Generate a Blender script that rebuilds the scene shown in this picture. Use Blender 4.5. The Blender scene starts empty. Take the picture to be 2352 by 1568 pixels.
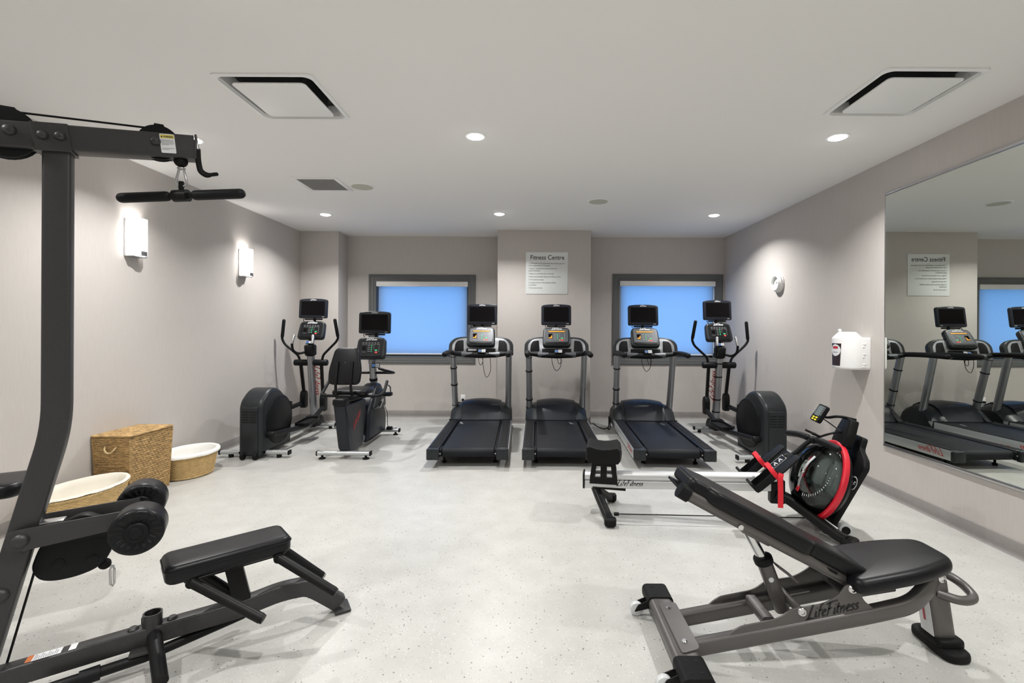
import bpy, bmesh, math, random
from mathutils import Matrix, Vector, noise
R = math.radians
random.seed(7)
S = bpy.context.scene
COL = S.collection

# ------------------------------------------------------------------ camera
F_PX, PPX, PPY, ROLL, EYE = 1094.3, 1225.85, 754.94, 0.005, 1.41
cd = bpy.data.cameras.new('camera'); cam = bpy.data.objects.new('camera', cd); COL.objects.link(cam)
cd.sensor_fit = 'HORIZONTAL'; cd.sensor_width = 36.0
cd.lens = 36.0 * F_PX / 2352.0
cd.shift_x = -(PPX - 1176.0) / 2352.0
cd.shift_y = (PPY - 784.0) / 2352.0
cd.clip_start = 0.02
cam.location = (0, 0, EYE); cam.rotation_euler = (R(90), -ROLL, 0)
S.camera = cam

# ------------------------------------------------------------------ world, exposure
DOWNLIGHT_W, SCONCE_W, LENS_E, SHADE_E = 27.0, 3.0, 30.0, 2.2
W = bpy.data.worlds.new('dusk_sky'); S.world = W; W.use_nodes = True
W.node_tree.nodes['Background'].inputs[0].default_value = (0.15, 0.42, 0.95, 1)
W.node_tree.nodes['Background'].inputs[1].default_value = 1.45
S.view_settings.view_transform = 'Standard'; S.view_settings.look = 'None'
S.view_settings.gamma = 1.0; S.view_settings.use_curve_mapping = False
S.view_settings.exposure = 0.22
S.cycles.max_bounces = 6; S.cycles.diffuse_bounces = 4; S.cycles.glossy_bounces = 3
S.cycles.adaptive_threshold = .05

# ------------------------------------------------------------------ materials
M = {}
def mat(name, col, rough=.5, metal=0., bump=0., bscale=200., vary=0., vscale=8., spec=.5, coat=0., stretch=None, emit=None, es=0.):
    m = bpy.data.materials.new(name); m.use_nodes = True; nt = m.node_tree
    b = nt.nodes['Principled BSDF']
    b.inputs['Base Color'].default_value = (*col, 1); b.inputs['Roughness'].default_value = rough
    b.inputs['Metallic'].default_value = metal; b.inputs['Specular IOR Level'].default_value = spec
    if coat: b.inputs['Coat Weight'].default_value = coat; b.inputs['Coat Roughness'].default_value = .1
    if emit: b.inputs['Emission Color'].default_value = (*emit, 1); b.inputs['Emission Strength'].default_value = es
    tc = None
    if bump or vary:
        tc = nt.nodes.new('ShaderNodeTexCoord'); mp = nt.nodes.new('ShaderNodeMapping')
        nt.links.new(tc.outputs['Object'], mp.inputs[0])
        if stretch: mp.inputs['Scale'].default_value = stretch
    if bump:
        n = nt.nodes.new('ShaderNodeTexNoise'); n.inputs['Scale'].default_value = bscale; n.inputs['Detail'].default_value = 3
        bp = nt.nodes.new('ShaderNodeBump'); bp.inputs['Strength'].default_value = bump; bp.inputs['Distance'].default_value = .002
        nt.links.new(mp.outputs[0], n.inputs['Vector']); nt.links.new(n.outputs['Fac'], bp.inputs['Height'])
        nt.links.new(bp.outputs[0], b.inputs['Normal'])
    if vary:
        n = nt.nodes.new('ShaderNodeTexNoise'); n.inputs['Scale'].default_value = vscale; n.inputs['Detail'].default_value = 4
        nt.links.new(mp.outputs[0], n.inputs['Vector'])
        r = nt.nodes.new('ShaderNodeMapRange'); r.inputs['From Min'].default_value = .3; r.inputs['From Max'].default_value = .7
        r.inputs['To Min'].default_value = 1 - vary; r.inputs['To Max'].default_value = 1 + vary
        nt.links.new(n.outputs['Fac'], r.inputs['Value'])
        mx = nt.nodes.new('ShaderNodeVectorMath'); mx.operation = 'SCALE'; mx.inputs[0].default_value = col
        nt.links.new(r.outputs[0], mx.inputs['Scale']); nt.links.new(mx.outputs[0], b.inputs['Base Color'])
    if emit: m.cycles.emission_sampling = 'NONE'          # tiny indicator lights, and buttons given a glow
    M[name] = m
    return m
mat('wallcover', (.52, .488, .462), .75, bump=.2, bscale=60, vary=.03, vscale=22, stretch=(6, 6, .35))
mat('ceiling_paint', (.86, .85, .835), .9, bump=.03, bscale=300)
mat('white_paint', (.84, .84, .83), .5)
mat('white_plastic', (.86, .86, .86), .35)
mat('baseboard_vinyl', (.225, .21, .20), .55, vary=.05, vscale=30)
mat('frame_grey', (.115, .12, .12), .5, bump=.05, bscale=80)
mat('cassette_dark', (.012, .012, .013), .6)
mat('grille_metal', (.36, .36, .34), .5, .2)
mat('speaker_cloth', (.52, .52, .44), .8)
mat('chrome', (.75, .75, .76), .12, 1.0)
mat('steel', (.55, .55, .56), .28, 1.0)
mat('silver_paint', (.34, .35, .37), .36, .75)
mat('silver_light', (.50, .52, .53), .38, .6)
mat('alu', (.66, .67, .68), .42, .75, bump=.03, bscale=20, stretch=(.1, 30, 30))
mat('gunmetal', (.040, .0395, .040), .42, .35, vary=.06, vscale=120)
mat('bench_grey', (.12, .113, .110), .36, .5)
mat('black_metal', (.008, .008, .0085), .42, spec=.16)
mat('black_plastic', (.0075, .008, .009), .45, spec=.16, bump=.08, bscale=500)
mat('shell_plastic', (.015, .018, .0205), .38, spec=.32, bump=.06, bscale=600)
mat('window_tinted_plastic', (.009, .011, .017), .36, spec=.32, bump=.05, bscale=500)  # near-black plastic with the bluish cast of window light put into its colour
mat('dark_rubber', (.007, .007, .0075), .6, spec=.16, bump=.1, bscale=300)
mat('grip_rubber', (.007, .0075, .0085), .5, spec=.16, bump=.12, bscale=250)
mat('belt', (.010, .011, .014), .5, spec=.16, bump=.25, bscale=700, vary=.1, vscale=6)
mat('upholstery', (.005, .005, .0065), .36, spec=.25, bump=.15, bscale=260)
mat('graphite_face', (.085, .09, .10), .38, .3)
mat('screen_glass', (.003, .0025, .003), .15, spec=.12)
mat('tank_inside', (.15, .165, .16), .5)
mat('print_white', (.75, .76, .78), .5)
mat('print_grey', (.28, .29, .30), .5)
mat('print_black', (.008, .008, .009), .5)
mat('print_red', (.42, .03, .03), .5)
mat('strap_red', (.72, .01, .025), .55, bump=.2, bscale=900)
mat('ring_red', (.62, .012, .03), .35)
mat('led_orange', (.5, .2, .01), .5, emit=(1, .42, .02), es=.7)
mat('led_green', (.02, .3, .12), .5, emit=(.05, .7, .28), es=.22)
mat('led_red', (.5, .03, .03), .5, emit=(.9, .05, .05), es=.25)
mat('led_blue', (.05, .15, .4), .5, emit=(.15, .4, 1), es=.35)
mat('sticker_yellow', (.72, .62, .12), .5)
mat('sticker_orange', (.6, .16, .04), .5)
mat('sign_face', (.72, .75, .74), .3)
mat('liner', (.68, .645, .56), .85, bump=.3, bscale=25)
mat('liner_white', (.74, .73, .70), .85, bump=.3, bscale=25)
mat('wicker', (.60, .42, .19), .6, vary=.13, vscale=26)
mat('seagrass', (.37, .235, .095), .7, vary=.5, vscale=30, stretch=(.7, .7, 3.6))
mat('rope', (.55, .41, .22), .8)
mat('lcd', (.13, .16, .16), .3)
mat('button_yellow', (.7, .6, .02), .5, emit=(1, .85, .05), es=.15)  # plain monitor buttons with a faint glow added to their colour
mat('clock_face', (.80, .84, .80), .4)
mat('label_dark', (.03, .02, .025), .4)
mat('label_red', (.5, .02, .04), .4)
mat('clear_plastic', (.55, .57, .58), .2)

def floor_mat():
    m = bpy.data.materials.new('vinyl_floor'); m.use_nodes = True; nt = m.node_tree; b = nt.nodes['Principled BSDF']
    tc = nt.nodes.new('ShaderNodeTexCoord')
    base = None
    n = nt.nodes.new('ShaderNodeTexNoise'); n.inputs['Scale'].default_value = 6; n.inputs['Detail'].default_value = 5
    nt.links.new(tc.outputs['Object'], n.inputs['Vector'])
    cr = nt.nodes.new('ShaderNodeValToRGB'); cr.color_ramp.elements[0].position = .3; cr.color_ramp.elements[1].position = .7
    cr.color_ramp.elements[0].color = (.40, .397, .375, 1); cr.color_ramp.elements[1].color = (.455, .452, .43, 1)
    nt.links.new(n.outputs['Fac'], cr.inputs['Fac']); last = cr.outputs['Color']
    for scale, thr, col, pick in ((48, .17, (.16, .15, .14, 1), .72), (95, .2, (.30, .28, .25, 1), .6), (70, .2, (.54, .54, .52, 1), .5)):
        v = nt.nodes.new('ShaderNodeTexVoronoi'); v.inputs['Scale'].default_value = scale
        nt.links.new(tc.outputs['Object'], v.inputs['Vector'])
        lt = nt.nodes.new('ShaderNodeMath'); lt.operation = 'LESS_THAN'; lt.inputs[1].default_value = thr
        nt.links.new(v.outputs['Distance'], lt.inputs[0])
        sp = nt.nodes.new('ShaderNodeSeparateColor'); nt.links.new(v.outputs['Color'], sp.inputs[0])
        gt = nt.nodes.new('ShaderNodeMath'); gt.operation = 'GREATER_THAN'; gt.inputs[1].default_value = pick
        nt.links.new(sp.outputs[0], gt.inputs[0])
        mu = nt.nodes.new('ShaderNodeMath'); mu.operation = 'MULTIPLY'
        nt.links.new(lt.outputs[0], mu.inputs[0]); nt.links.new(gt.outputs[0], mu.inputs[1])
        mx = nt.nodes.new('ShaderNodeMix'); mx.data_type = 'RGBA'; mx.inputs[7].default_value = col
        nt.links.new(mu.outputs[0], mx.inputs[0]); nt.links.new(last, mx.inputs[6]); last = mx.outputs[2]
    nt.links.new(last, b.inputs['Base Color'])
    b.inputs['Roughness'].default_value = .34; b.inputs['Specular IOR Level'].default_value = .45
    n2 = nt.nodes.new('ShaderNodeTexNoise'); n2.inputs['Scale'].default_value = 40; n2.inputs['Detail'].default_value = 3
    nt.links.new(tc.outputs['Object'], n2.inputs['Vector'])
    bp = nt.nodes.new('ShaderNodeBump'); bp.inputs['Strength'].default_value = .12; bp.inputs['Distance'].default_value = .002
    nt.links.new(n2.outputs['Fac'], bp.inputs['Height']); nt.links.new(bp.outputs[0], b.inputs['Normal'])
    M['vinyl_floor'] = m
floor_mat()

def node_mat(name, build):
    m = bpy.data.materials.new(name); m.use_nodes = True; nt = m.node_tree; nt.nodes.clear()
    out = nt.nodes.new('ShaderNodeOutputMaterial'); nt.links.new(build(nt), out.inputs['Surface']); M[name] = m
def _emit(c, s):
    def f(nt):
        e = nt.nodes.new('ShaderNodeEmission'); e.inputs[0].default_value = (*c, 1); e.inputs[1].default_value = s
        return e.outputs[0]
    return f
node_mat('lamp_lens', _emit((1, .98, .95), LENS_E)); M['lamp_lens'].cycles.emission_sampling = 'NONE'
def _shade(nt):
    e = nt.nodes.new('ShaderNodeEmission'); e.inputs[0].default_value = (1, .97, .93, 1); e.inputs[1].default_value = SHADE_E
    d = nt.nodes.new('ShaderNodeBsdfDiffuse'); d.inputs[0].default_value = (.85, .85, .85, 1)
    a = nt.nodes.new('ShaderNodeAddShader'); nt.links.new(e.outputs[0], a.inputs[0]); nt.links.new(d.outputs[0], a.inputs[1])
    return a.outputs[0]
node_mat('opal_glass', _shade)
def _blind(nt):
    t = nt.nodes.new('ShaderNodeBsdfTranslucent'); t.inputs[0].default_value = (.88, .90, .92, 1)
    d = nt.nodes.new('ShaderNodeBsdfDiffuse'); d.inputs[0].default_value = (.62, .66, .70, 1)
    x = nt.nodes.new('ShaderNodeMixShader'); x.inputs[0].default_value = .25
    nt.links.new(t.outputs[0], x.inputs[1]); nt.links.new(d.outputs[0], x.inputs[2]); return x.outputs[0]
node_mat('blind_fabric', _blind)
def _pane(nt):
    t = nt.nodes.new('ShaderNodeBsdfTransparent'); t.inputs[0].default_value = (.9, .93, .95, 1)
    g = nt.nodes.new('ShaderNodeBsdfGlossy'); g.inputs['Roughness'].default_value = .02
    x = nt.nodes.new('ShaderNodeMixShader'); x.inputs[0].default_value = .06
    nt.links.new(t.outputs[0], x.inputs[1]); nt.links.new(g.outputs[0], x.inputs[2]); return x.outputs[0]
node_mat('window_glass', _pane)
def _mirror(nt):
    g = nt.nodes.new('ShaderNodeBsdfGlossy'); g.inputs[0].default_value = (.74, .77, .72, 1); g.inputs['Roughness'].default_value = .003
    return g.outputs[0]
node_mat('mirror_glass', _mirror)
def _tank(nt):
    t = nt.nodes.new('ShaderNodeBsdfTransparent'); t.inputs[0].default_value = (.72, .77, .75, 1)
    g = nt.nodes.new('ShaderNodeBsdfGlossy'); g.inputs['Roughness'].default_value = .03
    fr = nt.nodes.new('ShaderNodeFresnel'); fr.inputs[0].default_value = 1.5
    x = nt.nodes.new('ShaderNodeMixShader'); nt.links.new(fr.outputs[0], x.inputs[0])
    nt.links.new(t.outputs[0], x.inputs[1]); nt.links.new(g.outputs[0], x.inputs[2]); return x.outputs[0]
node_mat('tank_smoke', _tank)
def _water(nt):
    p = nt.nodes.new('ShaderNodeBsdfPrincipled'); p.inputs['Base Color'].default_value = (.012, .018, .018, 1); p.inputs['Roughness'].default_value = .05
    return p.outputs[0]
node_mat('tank_water', _water)

# ------------------------------------------------------------------ geometry helpers
I4 = Matrix.Identity(4)
def V(*a): return Vector(a)
def cols(x, y, z, o=(0, 0, 0)):
    m = Matrix.Identity(4)
    for i in range(3):
        m[i][0], m[i][1], m[i][2], m[i][3] = x[i], y[i], z[i], o[i]
    return m
YZ = cols((0, 1, 0), (0, 0, 1), (1, 0, 0))            # outline (Y,Z) extruded along X
XZ = cols((1, 0, 0), (0, 0, 1), (0, -1, 0))           # outline (X,Z) extruded along -Y
def panelM(loc, tilt):                                 # panel facing -Y, leaning back by tilt
    s, c = math.sin(tilt), math.cos(tilt)
    return cols((1, 0, 0), (0, s, c), (0, -c, s), loc)
def addmesh(bm, verts, faces, mt=None):
    vs = [bm.verts.new((mt @ Vector(v)) if mt is not None else v) for v in verts]
    for f in faces:
        try: bm.faces.new([vs[i] for i in f])
        except ValueError: pass
    return vs
def box(bm, c, s, bev=0., seg=2, mt=None):
    t = bmesh.new(); bmesh.ops.create_cube(t, size=1)
    for v in t.verts: v.co = Vector((v.co.x * s[0], v.co.y * s[1], v.co.z * s[2]))
    if bev: bmesh.ops.bevel(t, geom=list(t.edges), offset=min(bev, min(s) * .49), segments=seg, profile=.5, affect='EDGES')
    m = Matrix.Translation(Vector(c))
    if mt is not None: m = mt @ m
    t.verts.index_update()
    addmesh(bm, [m @ v.co for v in t.verts], [[v.index for v in f.verts] for f in t.faces]); t.free()
def fillet(pts, r, seg=5):
    pts = [Vector(p) for p in pts]
    if r <= 0 or len(pts) < 3: return pts
    out = [pts[0]]
    for i in range(1, len(pts) - 1):
        a, b, c = pts[i - 1], pts[i], pts[i + 1]
        u, w = (a - b), (c - b); d = min(r, u.length * .48, w.length * .48)
        u.normalize(); w.normalize(); p0, p1 = b + u * d, b + w * d
        for k in range(seg + 1):
            t = k / seg; out.append(p0 * (1 - t) ** 2 + b * 2 * t * (1 - t) + p1 * t * t)
    out.append(pts[-1]); return out
def sweep(bm, pts, prof, up=(0, 0, 1), caps=True, closed=False, scale=None, mt=None):
    pts = [Vector(p) for p in pts]; n = len(pts); k = len(prof)
    T = []
    for i in range(n):
        if closed: d = pts[(i + 1) % n] - pts[i - 1]
        else: d = pts[min(i + 1, n - 1)] - pts[max(i - 1, 0)]
        T.append(d.normalized())
    up = Vector(up); N = up - T[0] * up.dot(T[0])
    if N.length < 1e-3: N = Vector((1, 0, 0)) - T[0] * T[0].x
    if N.length < 1e-3: N = Vector((0, 1, 0)) - T[0] * T[0].y
    N.normalize(); verts = []
    for i in range(n):
        if i:
            q = T[i - 1].rotation_difference(T[i]); N = q @ N; N = (N - T[i] * N.dot(T[i])).normalized()
        B = T[i].cross(N); s = scale[i] if scale else 1
        for (a, b) in prof: verts.append(pts[i] + B * a * s + N * b * s)
    faces = []
    for i in range(n if closed else n - 1):
        j = (i + 1) % n
        for q in range(k):
            faces.append((i * k + q, i * k + (q + 1) % k, j * k + (q + 1) % k, j * k + q))
    if caps and not closed:
        faces.append(tuple(reversed(range(k)))); faces.append(tuple(range((n - 1) * k, n * k)))
    addmesh(bm, verts, faces, mt)
def circ(r, n=14): return [(r * math.cos(2 * math.pi * i / n), r * math.sin(2 * math.pi * i / n)) for i in range(n)]
def tube(bm, pts, r, n=14, fil=0., seg=5, rnd=False, closed=False, mt=None, up=(0, 0, 1)):
    p = fillet(pts, fil, seg) if fil else [Vector(q) for q in pts]
    sc = None
    if rnd and not closed:
        a, b = (p[1] - p[0]).normalized(), (p[-2] - p[-1]).normalized()
        L0, L1 = min(r, (p[1] - p[0]).length * .4), min(r, (p[-2] - p[-1]).length * .4)
        st = [p[0] + a * (L0 * (1 - math.cos(R(t)))) for t in (0, 30, 60, 90)]
        en = [p[-1] + b * (L1 * (1 - math.cos(R(t)))) for t in (90, 60, 30, 0)]
        e = [math.sin(R(t)) for t in (12, 40, 66, 90)]
        sc = e + [1] * (len(p) - 2) + e[::-1]; p = st + p[1:-1] + en
    sweep(bm, p, circ(r, n), up=up, closed=closed, scale=sc, mt=mt)
def rrect(w, h, r, n=4, cx=0, cy=0):
    r = min(r, w / 2 - 1e-4, h / 2 - 1e-4); o = []
    for (sx, sy, a0) in ((1, 1, 0), (-1, 1, 90), (-1, -1, 180), (1, -1, 270)):
        for k in range(n + 1):
            a = R(a0 + 90 * k / n); o.append((cx + sx * (w / 2 - r) + r * math.cos(a), cy + sy * (h / 2 - r) + r * math.sin(a)))
    return o
def rtube(bm, pts, w, h, cr=.008, fil=0., seg=5, up=(0, 0, 1), mt=None, caps=True, closed=False):
    sweep(bm, fillet(pts, fil, seg) if fil else pts, rrect(w, h, cr, 3), up=up, mt=mt, caps=caps, closed=closed)
def roundpoly(pts, r, seg=4):
    n = len(pts); out = []
    for i in range(n):
        a, b, c = Vector(pts[i - 1]), Vector(pts[i]), Vector(pts[(i + 1) % n])
        rr = r[i] if isinstance(r, (list, tuple)) else r
        u, w = a - b, c - b; d = min(rr, u.length * .48, w.length * .48)
        if d < 1e-5: out.append(tuple(b)); continue
        u.normalize(); w.normalize(); p0, p1 = b + u * d, b + w * d
        for k in range(seg + 1):
            t = k / seg; q = p0 * (1 - t) ** 2 + b * 2 * t * (1 - t) + p1 * t * t; out.append((q.x, q.y))
    return out
def inset(o, d):
    n = len(o); A = sum(o[i - 1][0] * o[i][1] - o[i][0] * o[i - 1][1] for i in range(n)); sg = 1 if A > 0 else -1
    res = []
    for i in range(n):
        a, b, c = Vector(o[i - 1]), Vector(o[i]), Vector(o[(i + 1) % n])
        e1, e2 = (b - a), (c - b)
        if e1.length < 1e-9: e1 = e2
        if e2.length < 1e-9: e2 = e1
        n1 = Vector((-e1.y, e1.x)).normalized() * sg; n2 = Vector((-e2.y, e2.x)).normalized() * sg
        m = n1 + n2
        m = n1 if m.length < 1e-6 else m.normalized() / max(.5, math.sqrt(max(0., (1 + n1.dot(n2)) / 2)))
        q = b + m * d; res.append((q.x, q.y))
    return res
def pad(bm, outline, z0, z1, r=.0, seg=3, mt=None, crown=0.):
    A = sum(outline[i - 1][0] * outline[i][1] - outline[i][0] * outline[i - 1][1] for i in range(len(outline)))
    if A < 0: outline = outline[::-1]
    n = len(outline); rings = []
    r = min(r, (z1 - z0) * .499)
    if r > 0:
        for k in range(seg + 1):
            a = R(90 * k / seg); rings.append((inset(outline, r * (1 - math.sin(a))), z0 + r * (1 - math.cos(a))))
        for k in range(seg, -1, -1):
            a = R(90 * k / seg); rings.append((inset(outline, r * (1 - math.sin(a))), z1 - r * (1 - math.cos(a))))
    else: rings = [(outline, z0), (outline, z1)]
    vs, fs = [], []
    for o, z in rings: vs += [(x, y, z) for x, y in o]
    for i in range(len(rings) - 1):
        for q in range(n): fs.append((i * n + q, i * n + (q + 1) % n, (i + 1) * n + (q + 1) % n, (i + 1) * n + q))
    fs.append(tuple(reversed(range(n))))
    top = [(len(rings) - 1) * n + q for q in range(n)]
    if crown:
        cx = sum(p[0] for p in rings[-1][0]) / n; cy = sum(p[1] for p in rings[-1][0]) / n; prev = top
        for (k, hh) in ((.7, .55), (.35, .9)):
            st = len(vs); vs += [(cx + (x - cx) * k, cy + (y - cy) * k, z1 + crown * hh) for x, y in rings[-1][0]]
            cur = [st + q for q in range(n)]
            for q in range(n): fs.append((prev[q], prev[(q + 1) % n], cur[(q + 1) % n], cur[q]))
            prev = cur
        fs.append(tuple(prev))
    else: fs.append(tuple(top))
    addmesh(bm, vs, fs, mt)
def lathe(bm, prof, n=24, mt=None, capped=True):
    vs, fs = [], []; k = len(prof)
    for i in range(n):
        a = 2 * math.pi * i / n
        for (r, z) in prof: vs.append((r * math.cos(a), r * math.sin(a), z))
    for i in range(n):
        j = (i + 1) % n
        for q in range(k - 1): fs.append((i * k + q, j * k + q, j * k + q + 1, i * k + q + 1))
    if capped:
        if prof[0][0] > 1e-6: fs.append(tuple(reversed([i * k for i in range(n)])))
        if prof[-1][0] > 1e-6: fs.append(tuple(i * k + k - 1 for i in range(n)))
    addmesh(bm, vs, fs, mt)
def cyl(bm, p0, p1, r, n=16, bev=0.):
    p0, p1 = Vector(p0), Vector(p1); d = p1 - p0; L = d.length
    q = Vector((0, 0, 1)).rotation_difference(d.normalized()).to_matrix().to_4x4(); mt = Matrix.Translation(p0) @ q
    pr = [(r, 0), (r, L)] if not bev else [(r - bev, 0), (r - bev * .3, bev * .3), (r, bev), (r, L - bev), (r - bev * .3, L - bev * .3), (r - bev, L)]
    lathe(bm, pr, n, mt)
def loft(bm, rings, caps=True, closed=True, mt=None):
    k = len(rings[0]); vs = [p for r in rings for p in r]; fs = []
    for i in range(len(rings) - 1):
        for q in range(k if closed else k - 1): fs.append((i * k + q, i * k + (q + 1) % k, (i + 1) * k + (q + 1) % k, (i + 1) * k + q))
    if caps and closed: fs.append(tuple(reversed(range(k)))); fs.append(tuple((len(rings) - 1) * k + q for q in range(k)))
    addmesh(bm, vs, fs, mt)
def sphere(bm, c, r, n=14, m=8, sc=(1, 1, 1)):
    lathe(bm, [(max(1e-7, r * math.sin(math.pi * i / m)), -r * math.cos(math.pi * i / m)) for i in range(m + 1)], n, Matrix.Translation(Vector(c)) @ Matrix.Diagonal((*sc, 1)), capped=False)
def B(): return bmesh.new()
def obj(name, bm, m, parent=None, ang=38, label=None, kind=None, merge=True):
    if merge: bmesh.ops.remove_doubles(bm, verts=bm.verts, dist=1e-6)
    bmesh.ops.recalc_face_normals(bm, faces=bm.faces)
    me = bpy.data.meshes.new(name); bm.to_mesh(me); bm.free()
    me.polygons.foreach_set('use_smooth', [True] * len(me.polygons)); me.set_sharp_from_angle(angle=R(ang))
    me.materials.append(M[m]); o = bpy.data.objects.new(name, me); COL.objects.link(o)
    if parent: o.parent = parent
    if label: o['label'] = label
    if kind: o['kind'] = kind
    return o
def part(name, m, parent, fn, *a, label=None, ang=38, **k):
    b = B(); fn(b, *a, **k); return obj(name, b, m, parent, ang, label)
def thing(name, label, cat, loc=(0, 0, 0), rz=0., group=None):
    o = bpy.data.objects.new(name, None); COL.objects.link(o); o.empty_display_size = .1
    o.location = loc; o.rotation_euler = (0, 0, rz); o['label'] = label; o['category'] = cat
    if group: o['group'] = group
    return o
def tag(o, label, cat, group=None):
    o['label'] = label; o['category'] = cat
    if group: o['group'] = group
    return o
def struct(name, bm, m, **k): return obj(name, bm, m, None, kind='structure', **k)
def copy_tree(o, parent=None):
    c = o.copy(); COL.objects.link(c)
    if parent: c.parent = parent
    for ch in o.children: copy_tree(ch, c)
    return c
def text_bm(bm, body, size, mt, align='LEFT', shear=0., bold=0., width=None, spacing=1.):
    c = bpy.data.curves.new('t', 'FONT'); c.body = body; c.size = size; c.align_x = align; c.shear = shear; c.offset = bold
    c.space_character = spacing; c.resolution_u = 3
    o = bpy.data.objects.new('t', c); me = bpy.data.meshes.new_from_object(o)
    sx = 1.
    if width and len(me.vertices):
        xs = [v.co.x for v in me.vertices]; sx = width / max(1e-6, max(xs) - min(xs))
    addmesh(bm, [(v.co.x * sx, v.co.y, 0) for v in me.vertices], [list(p.vertices) for p in me.polygons], mt)
    bpy.data.objects.remove(o); bpy.data.curves.remove(c); bpy.data.meshes.remove(me)
GLY = {  # brush lettering: strokes in a unit em
 'L': (.62, [[(.42, 1.05), (.30, .62), (.14, .10), (.0, -.02), (-.12, -.06)], [(.02, .0), (.25, .03), (.6, -.02)]]),
 'i': (.24, [[(.10, .5), (.06, .05), (.18, .02)], [(.15, .68), (.17, .74)]]),
 'f': (.30, [[(.42, .98), (.28, 1.0), (.16, .6), (.06, -.02)], [(.02, .5), (.36, .54)]]),
 'e': (.40, [[(.04, .24), (.30, .32), (.28, .5), (.12, .46), (.04, .2), (.14, .0), (.36, .10)]]),
 'F': (.56, [[(.26, .95), (.16, .45), (.06, -.05)], [(-.04, .84), (.25, .96), (.85, 1.02)], [(.12, .48), (.42, .54)]]),
 't': (.30, [[(.16, .82), (.06, .12), (.2, .02)], [(-.02, .5), (.32, .55)]]),
 'n': (.44, [[(.08, .5), (.03, .0)], [(.06, .3), (.24, .5), (.32, .4), (.28, .0)]]),
 's': (.34, [[(.30, .46), (.14, .5), (.08, .36), (.26, .18), (.18, .02), (.0, .04)]]),
 'C': (.60, [[(.58, .86), (.40, 1.0), (.14, .66), (.08, .2), (.28, .0), (.52, .14)]]),
 'y': (.40, [[(.06, .5), (.08, .16), (.24, .14)], [(.34, .5), (.22, .0), (.04, -.36)]]),
 'c': (.36, [[(.32, .42), (.18, .5), (.05, .24), (.14, .0), (.32, .08)]]),
 'l': (.22, [[(.18, 1.0), (.04, .12), (.16, .02)]]), ' ': (.2, [])}
def script_bm(bm, body, width, mt, weight=.055, shear=.28):
    x = 0; segs = []
    for ch in body:
        w, st = GLY[ch]
        for s in st:
            p = [(x + a + shear * b, b) for a, b in s]; segs.append(p)
        x += w
    x0 = min(p[0] for s in segs for p in s); x1 = max(p[0] for s in segs for p in s); k = width / (x1 - x0)
    for s in segs:
        q = [Vector((a, b, 0)) for a, b in s]; q = fillet(q, .12, 3) if len(q) > 2 else q
        L = [Vector(((v.x - x0) * k, v.y * k, 0)) for v in q]; vs = []
        for i, v in enumerate(L):
            d = (L[min(i + 1, len(L) - 1)] - L[max(i - 1, 0)]).normalized()
            e = i / max(1, len(L) - 1)
            hw = weight * k * (.55 + .75 * abs(d.x * .5 - d.y * .86)) * (.55 + .45 * math.sin(math.pi * min(1, e + .15)))
            nn = Vector((-d.y, d.x, 0)); vs += [v + nn * hw, v - nn * hw]
        addmesh(bm, vs, [(2 * i, 2 * i + 1, 2 * i + 3, 2 * i + 2) for i in range(len(L) - 1)], mt)
def quad(bm, x0, y0, x1, y1, mt, z=0.): addmesh(bm, [(x0, y0, z), (x1, y0, z), (x1, y1, z), (x0, y1, z)], [(0, 1, 2, 3)], mt)

# ------------------------------------------------------------------ the room
XL, XR, YB, YF, H = -3.546, 3.027, 7.587, -2.6, 2.873
COLX0, COLX1, COLY = -.54, .842, 7.069
PIERX, PIERY = -2.962, 7.218
CAS = [(-1.88, 2.736, -1.285, 3.332), (1.949, 2.643, 2.545, 3.239)]      # ceiling cassettes x0 y0 x1 y1
WIN = [(-2.513, -1.044, .954, 2.153), (1.363, 2.894, .960, 2.179)]        # window openings x0 x1 z0 z1

b = B(); box(b, ((XL + XR) / 2, (YF + YB) / 2, -.05), (XR - XL + .4, YB - YF + .4, .1)); struct('floor', b, 'vinyl_floor')
def cells(bm, xs, ys, holes, fn):
    xs, ys = sorted(set(xs)), sorted(set(ys))
    for i in range(len(xs) - 1):
        for j in range(len(ys) - 1):
            cx, cy = (xs[i] + xs[i + 1]) / 2, (ys[j] + ys[j + 1]) / 2
            if any(h[0] < cx < h[2] and h[1] < cy < h[3] for h in holes): continue
            fn(bm, xs[i], xs[i + 1], ys[j], ys[j + 1])
b = B(); e = .03
holes = [(c[0] + e, c[1] + e, c[2] - e, c[3] - e) for c in CAS]
cells(b, [XL - .2, XR + .2] + [v for h in holes for v in (h[0], h[2])], [YF - .2, YB + .2] + [v for h in holes for v in (h[1], h[3])], holes,
      lambda bm, x0, x1, y0, y1: addmesh(bm, [(x0, y0, H), (x0, y1, H), (x1, y1, H), (x1, y0, H)], [(0, 1, 2, 3)]))
for h in holes:                                                            # shafts above the cassettes
    x0, y0, x1, y1 = h; z = H + .2
    addmesh(b, [(x0, y0, H), (x1, y0, H), (x1, y1, H), (x0, y1, H), (x0, y0, z), (x1, y0, z), (x1, y1, z), (x0, y1, z)],
            [(0, 1, 5, 4), (1, 2, 6, 5), (2, 3, 7, 6), (3, 0, 4, 7), (4, 5, 6, 7)])
struct('ceiling', b, 'ceiling_paint')
b = B(); box(b, (XL - .1, (YF + YB) / 2, H / 2), (.2, YB - YF + .4, H)); struct('wall_left', b, 'wallcover')
b = B(); box(b, (XR + .1, (YF + YB) / 2, H / 2), (.2, YB - YF + .4, H)); struct('wall_right', b, 'wallcover')
b = B(); box(b, ((XL + XR) / 2, YF - .1, H / 2), (XR - XL + .4, .2, H)); struct('wall_front', b, 'wallcover')
b = B()
wh = [(w[0], w[2], w[1], w[3]) for w in WIN]
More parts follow.
